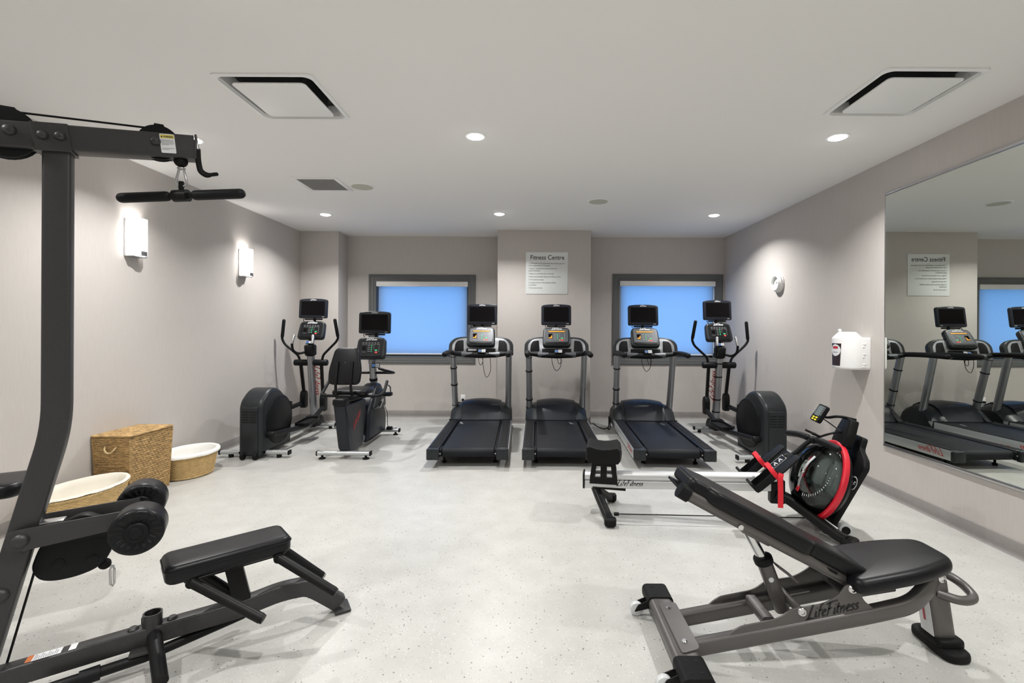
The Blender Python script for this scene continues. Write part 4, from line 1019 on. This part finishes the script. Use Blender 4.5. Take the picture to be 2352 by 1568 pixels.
# ------------------------------------------------------------------ incline bench
def bench():
    r = thing('incline_bench', 'black padded incline weight bench with a grey frame in the right foreground', 'bench', (.55, 2.12, 0), 0)
    b = B(); rtube(b, [(.075, -.32, .072), (.075, .32, .072)], .115, .058, .022); t = obj('cross_tube', b, 'bench_grey', r)
    for s, y0, y1 in ((1, .20, .325), (-1, -.345, -.215)):
        b = B(); rtube(b, [(.075, y0, .074), (.075, y1, .074)], .125, .066, .022); t2 = obj('end_sleeve', b, 'dark_rubber', r)
        for (dx, dy) in ((-.02, .03), (.02, .03), (-.02, .095), (.02, .095)):
            b = B(); yy = y0 + dy if s > 0 else y1 - dy; cyl(b, (.075 + dx, yy, .1055), (.075 + dx, yy, .108), .006, 10); obj('rivet', b, 'black_metal', t2)
        yy = .235 if s > 0 else -.265
        b = B(); cyl(b, (-.035, yy - .014, .033), (-.035, yy + .014, .033), .032, 20, .005); t3 = obj('transport_wheel', b, 'clear_plastic', r)
        b = B(); cyl(b, (-.035, yy - .018, .033), (-.035, yy + .018, .033), .010, 12); obj('axle', b, 'chrome', t3)
        b = B()
        for q in (-1, 1): pad(b, roundpoly([(-.05, .025), (.03, .045), (.03, .085), (-.03, .06)], .008), yy + q * .019 - .002, yy + q * .019 + .002, 0, mt=cols((1, 0, 0), (0, 0, 1), (0, 1, 0)))
        obj('wheel_fork', b, 'black_metal', t3)
    b = B(); pad(b, roundpoly([(.055, -.20), (.14, -.17), (.135, .16), (.05, .15)], .02), .101, .108, .002, 1); t = obj('joint_plate', b, 'bench_grey', r)
    for y in (-.13, .11):
        b = B(); lathe(b, [(.013, 0), (.013, .004), (.008, .008), (1e-6, .008)], 14, Matrix.Translation((.085, y, .108)), capped=False); obj('bolt', b, 'chrome', t)
    for s in (-1, 1):
        b = B(); rtube(b, [(.125, s * .10, .062), (.52, s * .10, .138), (.90, s * .10, .212), (1.06, s * .10, .250), (1.16, s * .06, .305), (1.215, s * .015, .33)], .048, .070, .018, fil=.12, seg=8); obj('base_rail', b, 'bench_grey', r)
        o = roundpoly([(.27, .085), (.27, .118), (.315, .160), (.49, .196), (.54, .238), (.68, .258), (.745, .300), (.768, .336), (.812, .344), (.828, .322), (.842, .275), (.90, .232), (.90, .21)], [.002, .01, .03, .06, .04, .06, .04, .015, .02, .02, .04, .01, .01])
        b = B(); pad(b, o, -s * .112 - .004, -s * .112 + .004, .001, 1, mt=XZ); t = obj('side_plate', b, 'bench_grey', r)
        for (x, z) in ((.585, .225), (.797, .322)):
            b = B(); y = s * .116
            lathe(b, [(.020, 0), (.019, .004), (.014, .008), (.010, .008), (.008, .003), (1e-6, .003)], 18, cols((1, 0, 0), (0, 0, 1), (0, s, 0), (x, y, z)), capped=False); obj('pivot_bolt', b, 'chrome', t)
        if s < 0:
            b = B(); ca, sa = math.cos(.20), math.sin(.20); script_bm(b, LOGO, .235, cols((ca, 0, sa), (-sa, 0, ca), (0, -1, 0), (.598, -.1175, .193)), weight=.08); obj('logo', b, 'print_black', t)
    # support post
    top, mid, low = V(.36, 0, .60), V(.478, 0, .385), V(.56, 0, .17)
    b = B(); cyl(b, top, mid, .022, 20); obj('slide_post', b, 'chrome', r)
    b = B(); rtube(b, [mid + (mid - low).normalized() * .01, low], .062, .062, .022); t = obj('post_sleeve', b, 'bench_grey', r)
    b = B(); cyl(b, mid - (mid - low).normalized() * .012, mid + (mid - low).normalized() * .022, .041, 20, .008); obj('sleeve_collar', b, 'black_plastic', t)
    b = B(); cyl(b, (.497, -.033, .315), (.497, -.028, .315), .011, 14); obj('pin_hole', b, 'print_white', t)
    b = B(); pad(b, roundpoly([(-.035, -.06), (.035, -.06), (.045, .05), (-.045, .05)], .01), -.003, .003, 0, mt=cols((0, -1, 0), (.80, 0, -.60), (.60, 0, .80), (.575, 0, .335))); obj('release_paddle', b, 'bench_grey', t)
    b = B(); rtube(b, [(.46, -.085, .165), (.46, .085, .165)], .05, .04, .01); rtube(b, [(.58, -.11, .225), (.58, .11, .225)], .03, .03, .01); obj('cross_brace', b, 'bench_grey', r)
    # leg and foot
    b = B(); rtube(b, [(1.215, 0, .35), (1.262, 0, .05)], .085, .095, .02, up=(1, 0, 0)); t = obj('rear_leg', b, 'bench_grey', r)
    b = B(); pad(b, roundpoly([(-.035, -.10), (.035, -.10), (.035, .07), (-.035, .07)], .004), 0, .001, 0, mt=cols((0, -1, 0), (-.155, 0, .988), (-.988, 0, -.155), (1.195, 0, .17))); q = obj('warning_label', b, 'print_white', t)
    b = B(); quad(b, -.008, -.045, .002, .06, cols((0, -1, 0), (-.155, 0, .988), (-.988, 0, -.155), (1.1935, 0, .17)), .002); obj('label_print', b, 'label_red', t)
    o = roundpoly([(1.205, -.115), (1.325, -.115), (1.315, .125), (1.215, .125)], .055, 6); b = B(); pad(b, o, 0, .040, .012, 3); pad(b, roundpoly([(1.205, -.07), (1.325, -.07), (1.32, .07), (1.21, .07)], .03), .03, .072, .012, 3); obj('rear_foot', b, 'dark_rubber', r)
    # seat carriage and rear handle
    sl = math.atan2(.07, .42)
    SM = Matrix.Translation((.795, 0, .290)) @ Matrix.Rotation(-sl, 4, 'Y')
    b = B(); box(b, (.23, 0, .0), (.42, .07, .035), .01, mt=SM); box(b, (.10, 0, -.02), (.22, .17, .02), .006, mt=SM); obj('seat_frame', b, 'bench_grey', r)
    b = B(); box(b, (1.20, 0, .345), (.06, .13, .04), .012); t = obj('seat_hinge', b, 'bench_grey', r)
    for s in (-1, 1):
        b = B(); lathe(b, [(.018, 0), (.017, .004), (.010, .007), (.008, .003), (1e-6, .003)], 18, cols((1, 0, 0), (0, 0, 1), (0, s, 0), (1.215, s * .066, .343)), capped=False); obj('pivot_bolt', b, 'chrome', t)
    b = B(); tube(b, [(1.225, .06, .345), (1.33, .075, .305), (1.385, .03, .275), (1.375, -.055, .25), (1.30, -.07, .245), (1.22, -.03, .262)], .019, 16, fil=.07, seg=8); t = obj('rear_handle', b, 'bench_grey', r)
    b = B(); tube(b, [(1.245, .063, .337), (1.33, .075, .305)], .0215, 16); obj('handle_grip', b, 'grip_rubber', t)
    o = roundpoly([(.0, -.165), (.30, -.155), (.47, -.105), (.47, .105), (.30, .155), (.0, .165)], [.05, .15, .06, .06, .15, .05], 6)
    b = B(); pad(b, o, .018, .085, .030, 5, mt=SM, crown=.006); obj('seat_pad', b, 'upholstery', r, 50)
    # backrest
    be = R(27.7); d = V(-math.cos(be), 0, math.sin(be)); nn = V(math.sin(be), 0, math.cos(be)); O = V(.890, 0, .385)
    BM = cols(d, (0, -1, 0), nn, O) if False else cols(d, V(0, 0, 0) + nn.cross(d), nn, O)
    o = roundpoly([(0, -.105), (.255, -.110), (.275, -.112), (.30, -.142), (.75, -.150), (.785, -.118), (.865, -.112), (.865, .112), (.785, .118), (.75, .150), (.30, .142), (.275, .112), (.255, .110), (0, .105)], [.035, .01, .01, .03, .03, .01, .05, .05, .01, .03, .03, .01, .01, .035], 5)
    b = B(); pad(b, o, -.062, 0, .020, 5, mt=BM, crown=.004); t = obj('back_pad', b, 'upholstery', r, 50)
    for s in (-1, 1):
        b = B(); lathe(b, [(.012, 0), (.011, .003), (1e-6, .003)], 14, cols(d, nn, (0, s, 0), BM @ V(.60, s * .137, -.088)), capped=False); obj('frame_bolt', b, 'chrome', t)
    for s in (-1, 1):
        b = B(); rtube(b, [BM @ V(-.02, s * .06, -.085), BM @ V(.25, s * .085, -.080), BM @ V(.36, s * .108, -.078), BM @ V(.855 if s > 0 else .66, s * .108, -.074)], .045, .050, .02, fil=.08, up=nn); bt = obj('back_tube', b, 'bench_grey', r)
        b = B(); rtube(b, [BM @ V(.845 if s > 0 else .65, s * .108, -.074), BM @ V(.892 if s > 0 else .68, s * .108, -.072)], .054, .066, .025, up=nn); obj('tube_cap', b, 'black_plastic', bt)
    b = B(); box(b, (.47, 0, -.10), (.14, .10, .04), .008, mt=BM); obj('post_clevis', b, 'bench_grey', r)
    b = B(); box(b, (.50, 0, -.075), (.75, .20, .012), .003, mt=BM); obj('back_board', b, 'black_plastic', r)
bench()

# ------------------------------------------------------------------ cable machine (lat tower, low pulley, preacher seat)
def cable_machine():
    r = thing('cable_machine', 'dark grey cable gym with overhead pulldown arm at the left edge', 'gym machine', (-1.92, 1.808, 0), math.atan2(.52, .854))
    def T(t, s, z): return V(t, -s, z)
    def side(o, s0, s1, bev=.003):                          # outline in (t,z), thickness between two s values
        b = B(); pad(b, o, s0, s1, bev, 2, mt=XZ); return b
    def bolt(parent, t, s, z, rr=.024, nm='bolt'):
        b = B(); lathe(b, [(rr, 0), (rr, .004), (rr * .86, .012), (rr * .5, .017), (1e-6, .018)], 20, cols((1, 0, 0), (0, 0, 1), (0, -1, 0), (t, -s, z)), capped=False); return obj(nm, b, 'gunmetal', parent)
    # column: straight above, kicked back below
    b = B(); rtube(b, [(.083, 0, 2.13), (.083, 0, 1.02), (-.146, 0, .045)], .062, .083, .010, fil=.10, seg=6, up=(1, 0, 0)); col = obj('column', b, 'gunmetal', r)
    bolt(col, -.058, .031, .42); bolt(col, .005, .031, .585, .02)
    # overhead arm
    sl = .115
    def az(t): return 2.125 + sl * t
    b = B(); rtube(b, [(-.75, 0, az(-.75)), (.517, 0, az(.517))], .080, .098, .008); arm = obj('overhead_arm', b, 'gunmetal', r)
    b = B(); pad(b, [(.028, az(.028) - .057), (.133, az(.133) - .057), (.117, az(.117) + .05), (.012, az(.012) + .05)], -.046, .046, .002, 1, mt=XZ); sad = obj('arm_saddle', b, 'gunmetal', r)
    bolt(sad, .050, .046, az(.05), .017); bolt(sad, .098, .046, az(.098), .017)
    bolt(arm, -.040, .040, az(-.04) + .012, .020); bolt(arm, .385, .040, az(.385) + .01, .018)
    # warning label
    lm = cols((1, 0, sl), (-sl, 0, 1), (0, -1, 0), (.405, -.0406, az(.405) - .036))
    b = B(); pad(b, rrect(.050, .078, .004, 3, .025, .039), 0, .0006, 0, mt=lm); lab = obj('warning_label', b, 'print_white', arm)
    b = B(); quad(b, .002, .060, .048, .075, lm, .0009); obj('label_band', b, 'sticker_yellow', lab)
    b = B(); text_bm(b, 'WARNING', .011, lm @ Matrix.Translation((.013, .063, .0012)), width=.033, bold=.0004); addmesh(b, [(.004, .063, .0012), (.011, .063, .0012), (.0075, .0715, .0012)], [(0, 1, 2)], lm); obj('label_heading', b, 'print_black', lab)
    b = B()
    for z, w in ((.052, .042), (.047, .040), (.042, .043), (.037, .040), (.032, .024), (.018, .041), (.013, .024)): quad(b, .004, z, .004 + w, z + .0022, lm, .0009)
    obj('label_lines', b, 'print_grey', lab, kind='stuff')
    # pulleys
    def pulley(t, z, rr, nm='pulley'):
        b = B(); lathe(b, [(.012, -.018), (rr, -.018), (rr, -.014), (rr - .012, -.004), (rr - .012, .004), (rr, .014), (rr, .018), (.012, .018)], 32, cols((1, 0, 0), (0, 0, 1), (0, -1, 0), (t, 0, z))); return obj(nm, b, 'black_plastic', r)
    pulley(-.060, az(-.06) + .012, .094); pulley(.392, az(.392) + .014, .072)
    for t, z, w in ((-.06, az(-.06) + .098, .055), (.392, az(.392) + .082, .034)):
        b = B(); box(b, (t, 0, z), (w, .034, .022), .004); obj('cable_guard', b, 'black_plastic', r)
    b = B(); tube(b, [(-.05, 0, az(-.06) + .095), (.40, 0, az(.392) + .075)], .0042, 8); obj('upper_cable', b, 'black_metal', r)
    # cable stop, end hooks
    b = B(); sphere(b, (.466, 0, 2.122), .026, sc=(1, 1, .95)); obj('cable_stop', b, 'dark_rubber', r)
    b = B(); box(b, (.520, 0, az(.52)), (.008, .084, .104), .002); obj('arm_end_plate', b, 'gunmetal', r)
    for s, dz_, dt_ in ((.03, .0, -.022), (-.03, .022, .0)):
        b = B(); tube(b, [(.525, -s, 2.18 + dz_), (.527, -s, 2.125 + dz_), (.535, -s, 2.08 + dz_), (.560, -s, 2.066 + dz_), (.600 + dt_, -s, 2.078 + dz_)], .0085, 12, fil=.03, rnd=True); h = obj('hook', b, 'dark_rubber', r)
        b = B(); cyl(b, (.5255, -s, 2.20), (.5268, -s, 2.14), .0065, 10); obj('hook_shank', b, 'steel', h)
    # base
    b = B(); rtube(b, [(-.85, 0, .07), (.0, 0, .105), (.38, 0, .124), (.70, 0, .138), (.86, 0, .165), (.97, 0, .158), (1.02, 0, .12), (1.115, 0, .035)], .060, .075, .008, fil=.09, seg=8); base = obj('base_beam', b, 'gunmetal', r)
    b = B(); box(b, (1.125, 0, .010), (.075, .11, .014), .004); obj('floor_flange', b, 'gunmetal', r)
    def btop(t): return .105 + .05 * t + .0385
    for t in (.315, .445):
        b = B(); lathe(b, [(.019, 0), (.019, .006), (.013, .012), (1e-6, .013)], 18, Matrix.Translation((t, 0, btop(t) - .003)), capped=False); obj('beam_bolt', b, 'gunmetal', base)
    b = B(); lathe(b, [(.028, -.06), (.034, -.06), (.034, .048), (.028, .048), (.028, -.05)], 26, Matrix.Translation((.378, 0, btop(.378))), capped=False); obj('post_socket', b, 'gunmetal', r)
    b = B(); pad(b, roundpoly([(.335, .10), (.36, .10), (.36, .19), (.345, .19), (.335, .18)], .006), -.045, -.036, .001, 1, mt=XZ); obj('socket_ear', b, 'gunmetal', r)
    bm_ = lambda t0: cols((1, 0, .05), (0, 1, 0), (-.05, 0, 1), (t0, 0, btop(t0) + .0006))
    b = B(); quad(b, .0, -.022, .100, .022, bm_(.0)); l1 = obj('beam_label', b, 'print_white', base)
    b = B(); quad(b, .0, -.022, .018, .022, bm_(.0), .0006); obj('label_stripe', b, 'sticker_orange', l1)
    b = B()
    for k in range(11): quad(b, .024 + k * .0063, -.019, .0265 + k * .0063, .017 - .008 * (k % 3), bm_(.0), .0006)
    obj('label_lines', b, 'print_grey', l1, kind='stuff')
    b = B(); quad(b, 0, -.022, .022, .022, bm_(.122)); obj('white_tag', b, 'print_white', base)
    # side bar sticking out of the beam towards the viewer and a long bar lying beside it
    b = B(); p, q = T(.388, .03, .125), T(.436, .262, .062); d = (q - p)
    sweep(b, [p, q, q - d.normalized() * .004, p + d * .2], [(a, c) for a, c in circ(.026, 20)], caps=False, scale=[1, 1, .80, .80]); obj('side_bar', b, 'black_metal', r)
    b = B(); tube(b, [T(.05, .085, .055), T(.36, .05, .058), T(.72, -.075, .066)], .020, 16, rnd=True); lb = obj('lying_bar', b, 'black_metal', r)
    b = B(); tube(b, [T(.165, .075, .056), T(.225, .066, .0565)], .0275, 16); obj('bar_clamp', b, 'black_plastic', lb)
    b = B(); box(b, T(.36, .045, .085), (.10, .06, .014), .004); obj('bar_bracket', b, 'gunmetal', r)
    # preacher seat
    b = B(); rtube(b, [(.705, 0, .15), (.655, 0, .385)], .055, .068, .006, up=(1, 0, 0)); obj('seat_post', b, 'black_metal', r)
    PM = Matrix.Translation((.648, 0, .358)) @ Matrix.Rotation(R(11), 4, 'Z') @ Matrix.Rotation(R(0), 4, 'Y')
    b = B(); pad(b, rrect(.475, .205, .04, 6), .0, .078, .022, 4, mt=PM, crown=.003); sp = obj('seat_pad', b, 'upholstery', r, 50)
    b = B(); o = [V(x, y, .055) for x, y in rrect(.478, .208, .042, 6)]; tube(b, [PM @ p for p in o], .0028, 8, closed=True); obj('piping', b, 'upholstery', sp)
    b = B(); box(b, (0, 0, -.012), (.34, .10, .024), .006, mt=PM); obj('seat_bracket', b, 'black_metal', r)
    for (p0, p1) in (((.520, .115, .350), (.768, .264, .200)), ((.842, .060, .350), (1.060, .202, .200)), ((.52, -.05, .330), (.70, -.05, .150)), ((.860, -.05, .345), (1.040, -.05, .165))):
        a, c = T(*p0), T(*p1); b = B(); tube(b, [a, c], .0205, 16); cap = obj('support_bar', b, 'black_metal', r)
        b = B(); tube(b, [c - (c - a).normalized() * .006, c + (c - a).normalized() * .010], .0185, 16, rnd=False); obj('bar_plug', b, 'black_plastic' if p0[1] > .05 else 'steel', cap)
        b = B(); cyl(b, a + V(0, -.012, 0), a + V(0, .012, 0), .022, 16); obj('bar_joint', b, 'black_metal', cap)
    # leg developer: two flat levers with padded rollers
    for s, t1 in ((.055, .33), (-.105, .32)):
        o = roundpoly([(-.042, .582), (.02, .580), (t1, .608), (t1, .672), (.02, .660), (-.042, .655)], [.036, .01, .004, .004, .01, .036], 5); obj('lever', side(o, s - .004, s + .004, .001), 'gunmetal', r)
    bolt(r, -.002, .059, .618, .026, 'pivot_bolt')
    b = B(); cyl(b, T(.335, -.24, .64), T(.335, .19, .64), .011, 14); obj('roller_axle', b, 'steel', r)
    def roller(s0, s1, t, z):
        rr = .088; L = s1 - s0; mt = cols((1, 0, 0), (0, 0, 1), (0, -1, 0), (t, -s0, z)); n = 72
        b = B(); vs = []; prof = [(.03, .004), (rr * .55, -.002), (rr * .86, .004), (rr, .022), (rr, L - .022), (rr * .95, L - .006), (rr * .84, L - .001), (rr * .66, L - .006), (rr * .50, L - .012), (rr * .42, L - .014), (.03, L - .014)]
        for i in range(n):
            a = 2 * math.pi * i / n; g = .5 + .5 * math.cos(a * 18)
            for k, (q, zz) in enumerate(prof):
                dz = {6: -.003, 7: -.007, 8: -.005}.get(k, 0) * g; vs.append((q * math.cos(a), q * math.sin(a), zz + dz))
        k = len(prof); fs = [(i * k + q, ((i + 1) % n) * k + q, ((i + 1) % n) * k + q + 1, i * k + q + 1) for i in range(n) for q in range(k - 1)]
        addmesh(b, vs, fs, mt); o = obj('roller_pad', b, 'upholstery', r, 60)
        b = B(); lathe(b, [(.038, L - .016), (.038, L - .004), (.034, L - .001), (.022, L - .002), (.020, L + .002), (1e-6, L + .003)], 28, mt, capped=False); obj('roller_cap', b, 'black_plastic', o)
    roller(.070, .205, .352, .622); roller(-.255, -.120, .318, .632)
    # low pulley guard plate, pulley and clip
    o = roundpoly([(.006, .478), (.03, .430), (.075, .416), (.14, .418), (.20, .436), (.235, .475), (.252, .54), (.235, .62), (.16, .665), (.09, .64), (.03, .56)], .03, 5)
    g = obj('pulley_guard', side(o, -.06, -.01, .006), 'black_plastic', r)
    for t in (.085, .185):
        b = B(); lathe(b, [(.020, 0), (.020, .004), (.016, .006), (1e-6, .006)], 20, cols((1, 0, 0), (0, 0, 1), (0, -1, 0), (t, .012, .475 - .08 * (t - .185))), capped=False); obj('guard_boss', b, 'black_plastic', g)
    b = B(); box(b, T(.07, .0, .655), (.075, .05, .014), .003); obj('link_bracket', b, 'steel', r)
    b = B(); sphere(b, T(.218, -.035, .440), .022); obj('cable_stop', b, 'dark_rubber', r)
    b = B(); tube(b, [T(.243, -.035, .425), T(.235, -.035, .412), T(.236, -.035, .350), T(.243, -.035, .342), T(.248, -.035, .352), T(.248, -.035, .412)], .0042, 10, closed=True); cyl(b, T(.228, -.035, .430), T(.248, -.035, .420), .006, 10); obj('snap_hook', b, 'steel', r)
    b = B(); tube(b, [T(.013, -.035, .465), T(-.074, -.035, .076)], .0042, 8); obj('lower_cable', b, 'black_metal', r)
    # user seat and mast behind, only partly in view
    WM2 = r.matrix_basis.inverted()
    r_inv = (Matrix.Translation((-1.92, 1.808, 0)) @ Matrix.Rotation(math.atan2(.52, .854), 4, 'Z')).inverted()
    SMx = r_inv @ Matrix.Translation((-2.56, 2.17, .635)) @ Matrix.Rotation(R(31), 4, 'Z')
    b = B(); pad(b, rrect(.40, .30, .06, 6), 0, .065, .026, 4, mt=SMx, crown=.004); obj('user_seat', b, 'upholstery', r, 50)
    b = B(); c0 = SMx @ V(0, 0, 0); rtube(b, [c0 + V(0, 0, -.005), V(c0.x, c0.y, .012)], .06, .06, .008, up=(1, 0, 0)); box(b, (c0.x, c0.y, .009), (.22, .22, .016), .003); obj('seat_stand', b, 'gunmetal', r)
    b = B(); rtube(b, [(-.72, 0, 2.06), (-.72, 0, .09)], .062, .083, .010, up=(1, 0, 0)); obj('rear_mast', b, 'gunmetal', r)
    for t in (-.72, -.40):
        b = B(); box(b, (t, 0, .022), (.09, .55, .042), .012); obj('cross_foot', b, 'gunmetal', r)
    return r
cable_machine()

# short pulldown bar hanging from the arm
Pb = Vector((-1.92 + .854 * .468, 1.808 + .52 * .468, 0))
r = thing('pulldown_bar', 'short black pulldown bar hanging from a steel snap hook', 'bar', (Pb.x, Pb.y, 1.975), R(1.0))
tilt = .040
b = B(); tube(b, [(-.262, 0, -.012), (.262, 0, .012)], .0125, 14); obj('shaft', b, 'black_metal', r)
for s in (-1, 1):
    b = B(); tube(b, [(s * .045, 0, s * .002), (s * .27, 0, s * .0124)], .0215, 18, rnd=True); obj('grip', b, 'grip_rubber', r)
b = B(); tube(b, [(-.030, 0, -.0014), (.030, 0, .0014)], .0255, 20); box(b, (0, 0, .035), (.020, .012, .055), .004); obj('swivel', b, 'black_metal', r)
b = B(); tube(b, [(-.024, 0, .056), (-.010, 0, .112), (.0, 0, .117), (.010, 0, .112), (.024, 0, .056), (.012, 0, .042), (-.012, 0, .042)], .0048, 10, closed=True); obj('snap_hook', b, 'steel', r)
b = B(); cyl(b, (0, 0, .110), (0, 0, .122), .006, 12); cyl(b, (0, 0, .114), (0, 0, .119), .016, 14); obj('cable_end', b, 'steel', r)

# ------------------------------------------------------------------ baskets
def weave_ring(ax, ay, h, z0, rows, stakes, flare, amp):
    nth, nz = stakes * 4, rows * 4; vs, fs = [], []
    for j in range(nz + 1):
        f = j / nz; row = f * rows; k = 1 - flare * (1 - f); z = z0 + h * f
        for i in range(nth):
            th = 2 * math.pi * i / nth
            w = amp * (abs(math.sin(math.pi * row)) ** .7) * (1.0 + .9 * math.sin(stakes / 2 * th + math.pi * math.floor(min(row, rows - .001)))) + noise.noise((th * 3, f * 4, ax)) * .002
            vs.append(((ax * k + w) * math.cos(th), (ay * k + w) * math.sin(th), z))
    for j in range(nz):
        for i in range(nth): fs.append((j * nth + i, j * nth + (i + 1) % nth, (j + 1) * nth + (i + 1) % nth, (j + 1) * nth + i))
    return vs, fs
def basket(loc, rz, ax, ay, h, label, liner, over, seed, lip):
    r = thing('oval_basket', label, 'basket', loc, rz, 'oval wicker baskets along the left wall')
    vs, fs = weave_ring(ax, ay, h - .02, .010, 20, 72, .17, .0046); b = B(); addmesh(b, vs, fs); obj('woven_wall', b, 'wicker', r, 80)
    b = B(); n = 60; vs2 = [(ax * .81 * math.cos(2 * math.pi * i / n), ay * .81 * math.sin(2 * math.pi * i / n)) for i in range(n)]; pad(b, vs2, .002, .016, .005, 2); obj('bottom', b, 'wicker', r)
    for nm, z, k, rr in (('rim', h - .014, 1.0, .011), ('foot_band', .014, .835, .008)):
        b = B(); m = 132
        for ph in (0, math.pi):
            pts = []
            for i in range(m):
                th = 2 * math.pi * i / m; q = th * 33 + ph
                pts.append(((ax * k + .006 * math.cos(q)) * math.cos(th), (ay * k + .006 * math.cos(q)) * math.sin(th), z + .005 * math.sin(q)))
            tube(b, pts, rr * .72, 7, closed=True)
        obj(nm, b, 'wicker', r, 60)
    b = B(); n = 72; rings = []; rnd = random.Random(seed)
    ph = [rnd.uniform(0, 6.28) for _ in range(6)]
    def wob(th, f): return .5 * math.sin(5 * th + ph[0]) * f + .35 * math.sin(11 * th + ph[1]) * f + .25 * math.sin(19 * th + ph[2]) * f
    for (k, d, z, wv) in ((1, lip, h - over, 1.0), (1, lip + .001, h - over * .45, .6), (1, lip - .004, h + .006, .3), (1, .004, h + .014, .3), (1, -.014, h + .004, .4), (1, -.024, h - .03, .7), (.95, -.026, h - .08, .9), (.86, -.026, h - .12, 1.2), (.62, -.02, h - .145, 1.7), (.3, 0, h - .150, 1.9), (.02, 0, h - .148, 0)):
        ring = []
        for i in range(n):
            th = 2 * math.pi * i / n; w = .004 * wob(th, wv)
            ring.append(((ax * k + d + w) * math.cos(th), (ay * k + d + w) * math.sin(th), z + .006 * wob(th + k, wv) * (1.4 if (d > .012 and lip < .02) else .5)))
        rings.append(ring)
    loft(b, rings, caps=False); obj('cloth_liner', b, liner, r, 80)
basket((-3.265, 3.455, 0), R(90), .315, .195, .245, 'oval wicker basket with a cream cloth liner, in front of the tall hamper', 'liner', .0, 4, .015)
basket((-3.290, 4.570, 0), R(90), .265, .200, .225, 'oval wicker basket with a white rolled liner, behind the tall hamper', 'liner_white', .018, 9, .024)

# tall seagrass hamper
def hamper():
    r = thing('laundry_hamper', 'tall rectangular woven seagrass hamper with a flat lid against the left wall', 'hamper', (-3.385, 4.045, 0))
    X, Y, h = .150, .225, .535
    def panel(P00, P10, P11, P01, rows, amp, seed):
        nu, nv = 60, rows * 4; vs, fs = [], []; P00, P10, P11, P01 = map(Vector, (P00, P10, P11, P01))
        N = (P10 - P00).cross(P01 - P00).normalized(); L = (P10 - P00).length
        for j in range(nv + 1):
            v = j / nv; row = v * rows
            for i in range(nu + 1):
                u = i / nu; p = P00.lerp(P10, u).lerp(P01.lerp(P11, u), v)
                k = math.floor(min(row, rows - .001)); jig = noise.noise((u * L * 16 + k * 7.1, k * 1.7, seed))
                e = min(1, 8 * min(u, 1 - u, .125)) if amp else 1
                d = amp * (abs(math.sin(math.pi * (row + .12 * jig))) ** .6) * (1 + .55 * math.sin(u * L * 210 + k * 2.2 + jig * 2)) + jig * .0035
                vs.append(p + N * d * (.4 + .6 * e))
        for j in range(nv):
            for i in range(nu): a = j * (nu + 1) + i; fs.append((a, a + 1, a + nu + 2, a + nu + 1))
        b = B(); addmesh(b, vs, fs); return b
    t = .90; bx, by = X * t, Y * t; zt = h - .018
    cs = {'b': [(-bx, -by, .004), (bx, -by, .004), (bx, by, .004), (-bx, by, .004)], 't': [(-X, -Y, zt), (X, -Y, zt), (X, Y, zt), (-X, Y, zt)]}
    for i in range(4):
        j = (i + 1) % 4; obj('woven_side', panel(cs['b'][i], cs['b'][j], cs['t'][j], cs['t'][i], 28, .0065, i * 3.3), 'seagrass', r, 80)
        b = B(); tube(b, [cs['b'][i], cs['t'][i]], .007, 10); obj('corner_rib', b, 'seagrass', r)
    e = .004
    b = panel((-X - e, -Y - e, h), (X + e, -Y - e, h), (X + e, Y + e, h), (-X - e, Y + e, h), 16, .005, 21.); ld = obj('lid', b, 'seagrass', r, 80)
    b = B(); rim = [(-X - e, -Y - e, h - .006), (X + e, -Y - e, h - .006), (X + e, Y + e, h - .006), (-X - e, Y + e, h - .006)]
    for i in range(4): tube(b, [rim[i], rim[(i + 1) % 4]], .0085, 10, rnd=True)
    obj('lid_edge', b, 'seagrass', ld)
    b = B(); box(b, (0, 0, h - .018), (2 * X - .01, 2 * Y - .01, .02)); box(b, (0, 0, .01), (2 * bx - .01, 2 * by - .01, .012)); obj('inner_board', b, 'seagrass', r)
    b = B(); tube(b, [(-.045, -Y + .005, h - .085), (-.042, -Y - .016, h - .105), (-.02, -Y - .020, h - .135), (.012, -Y - .020, h - .138), (.04, -Y - .016, h - .108), (.045, -Y + .005, h - .085)], .0065, 10, fil=.02); obj('rope_handle', b, 'rope', r)
hamper()

# ------------------------------------------------------------------ small things on walls and floor
r = thing('wall_outlet', 'small white wall outlet with a black plug beside the left treadmill', 'outlet', (-1.12, YB, .30))
part('plate', 'white_plastic', r, box, (0, -.004, 0), (.072, .008, .115), .002)
b = B(); box(b, (0, -.022, -.02), (.035, .03, .032), .006); obj('plug', b, 'black_plastic', r)
b = B(); box(b, (-.05, -.04, -.10), (.06, .05, .09), .01); tube(b, [(0, -.03, -.03), (-.01, -.05, -.06), (-.04, -.04, -.07)], .004, 8, fil=.02); obj('power_brick', b, 'black_plastic', r)
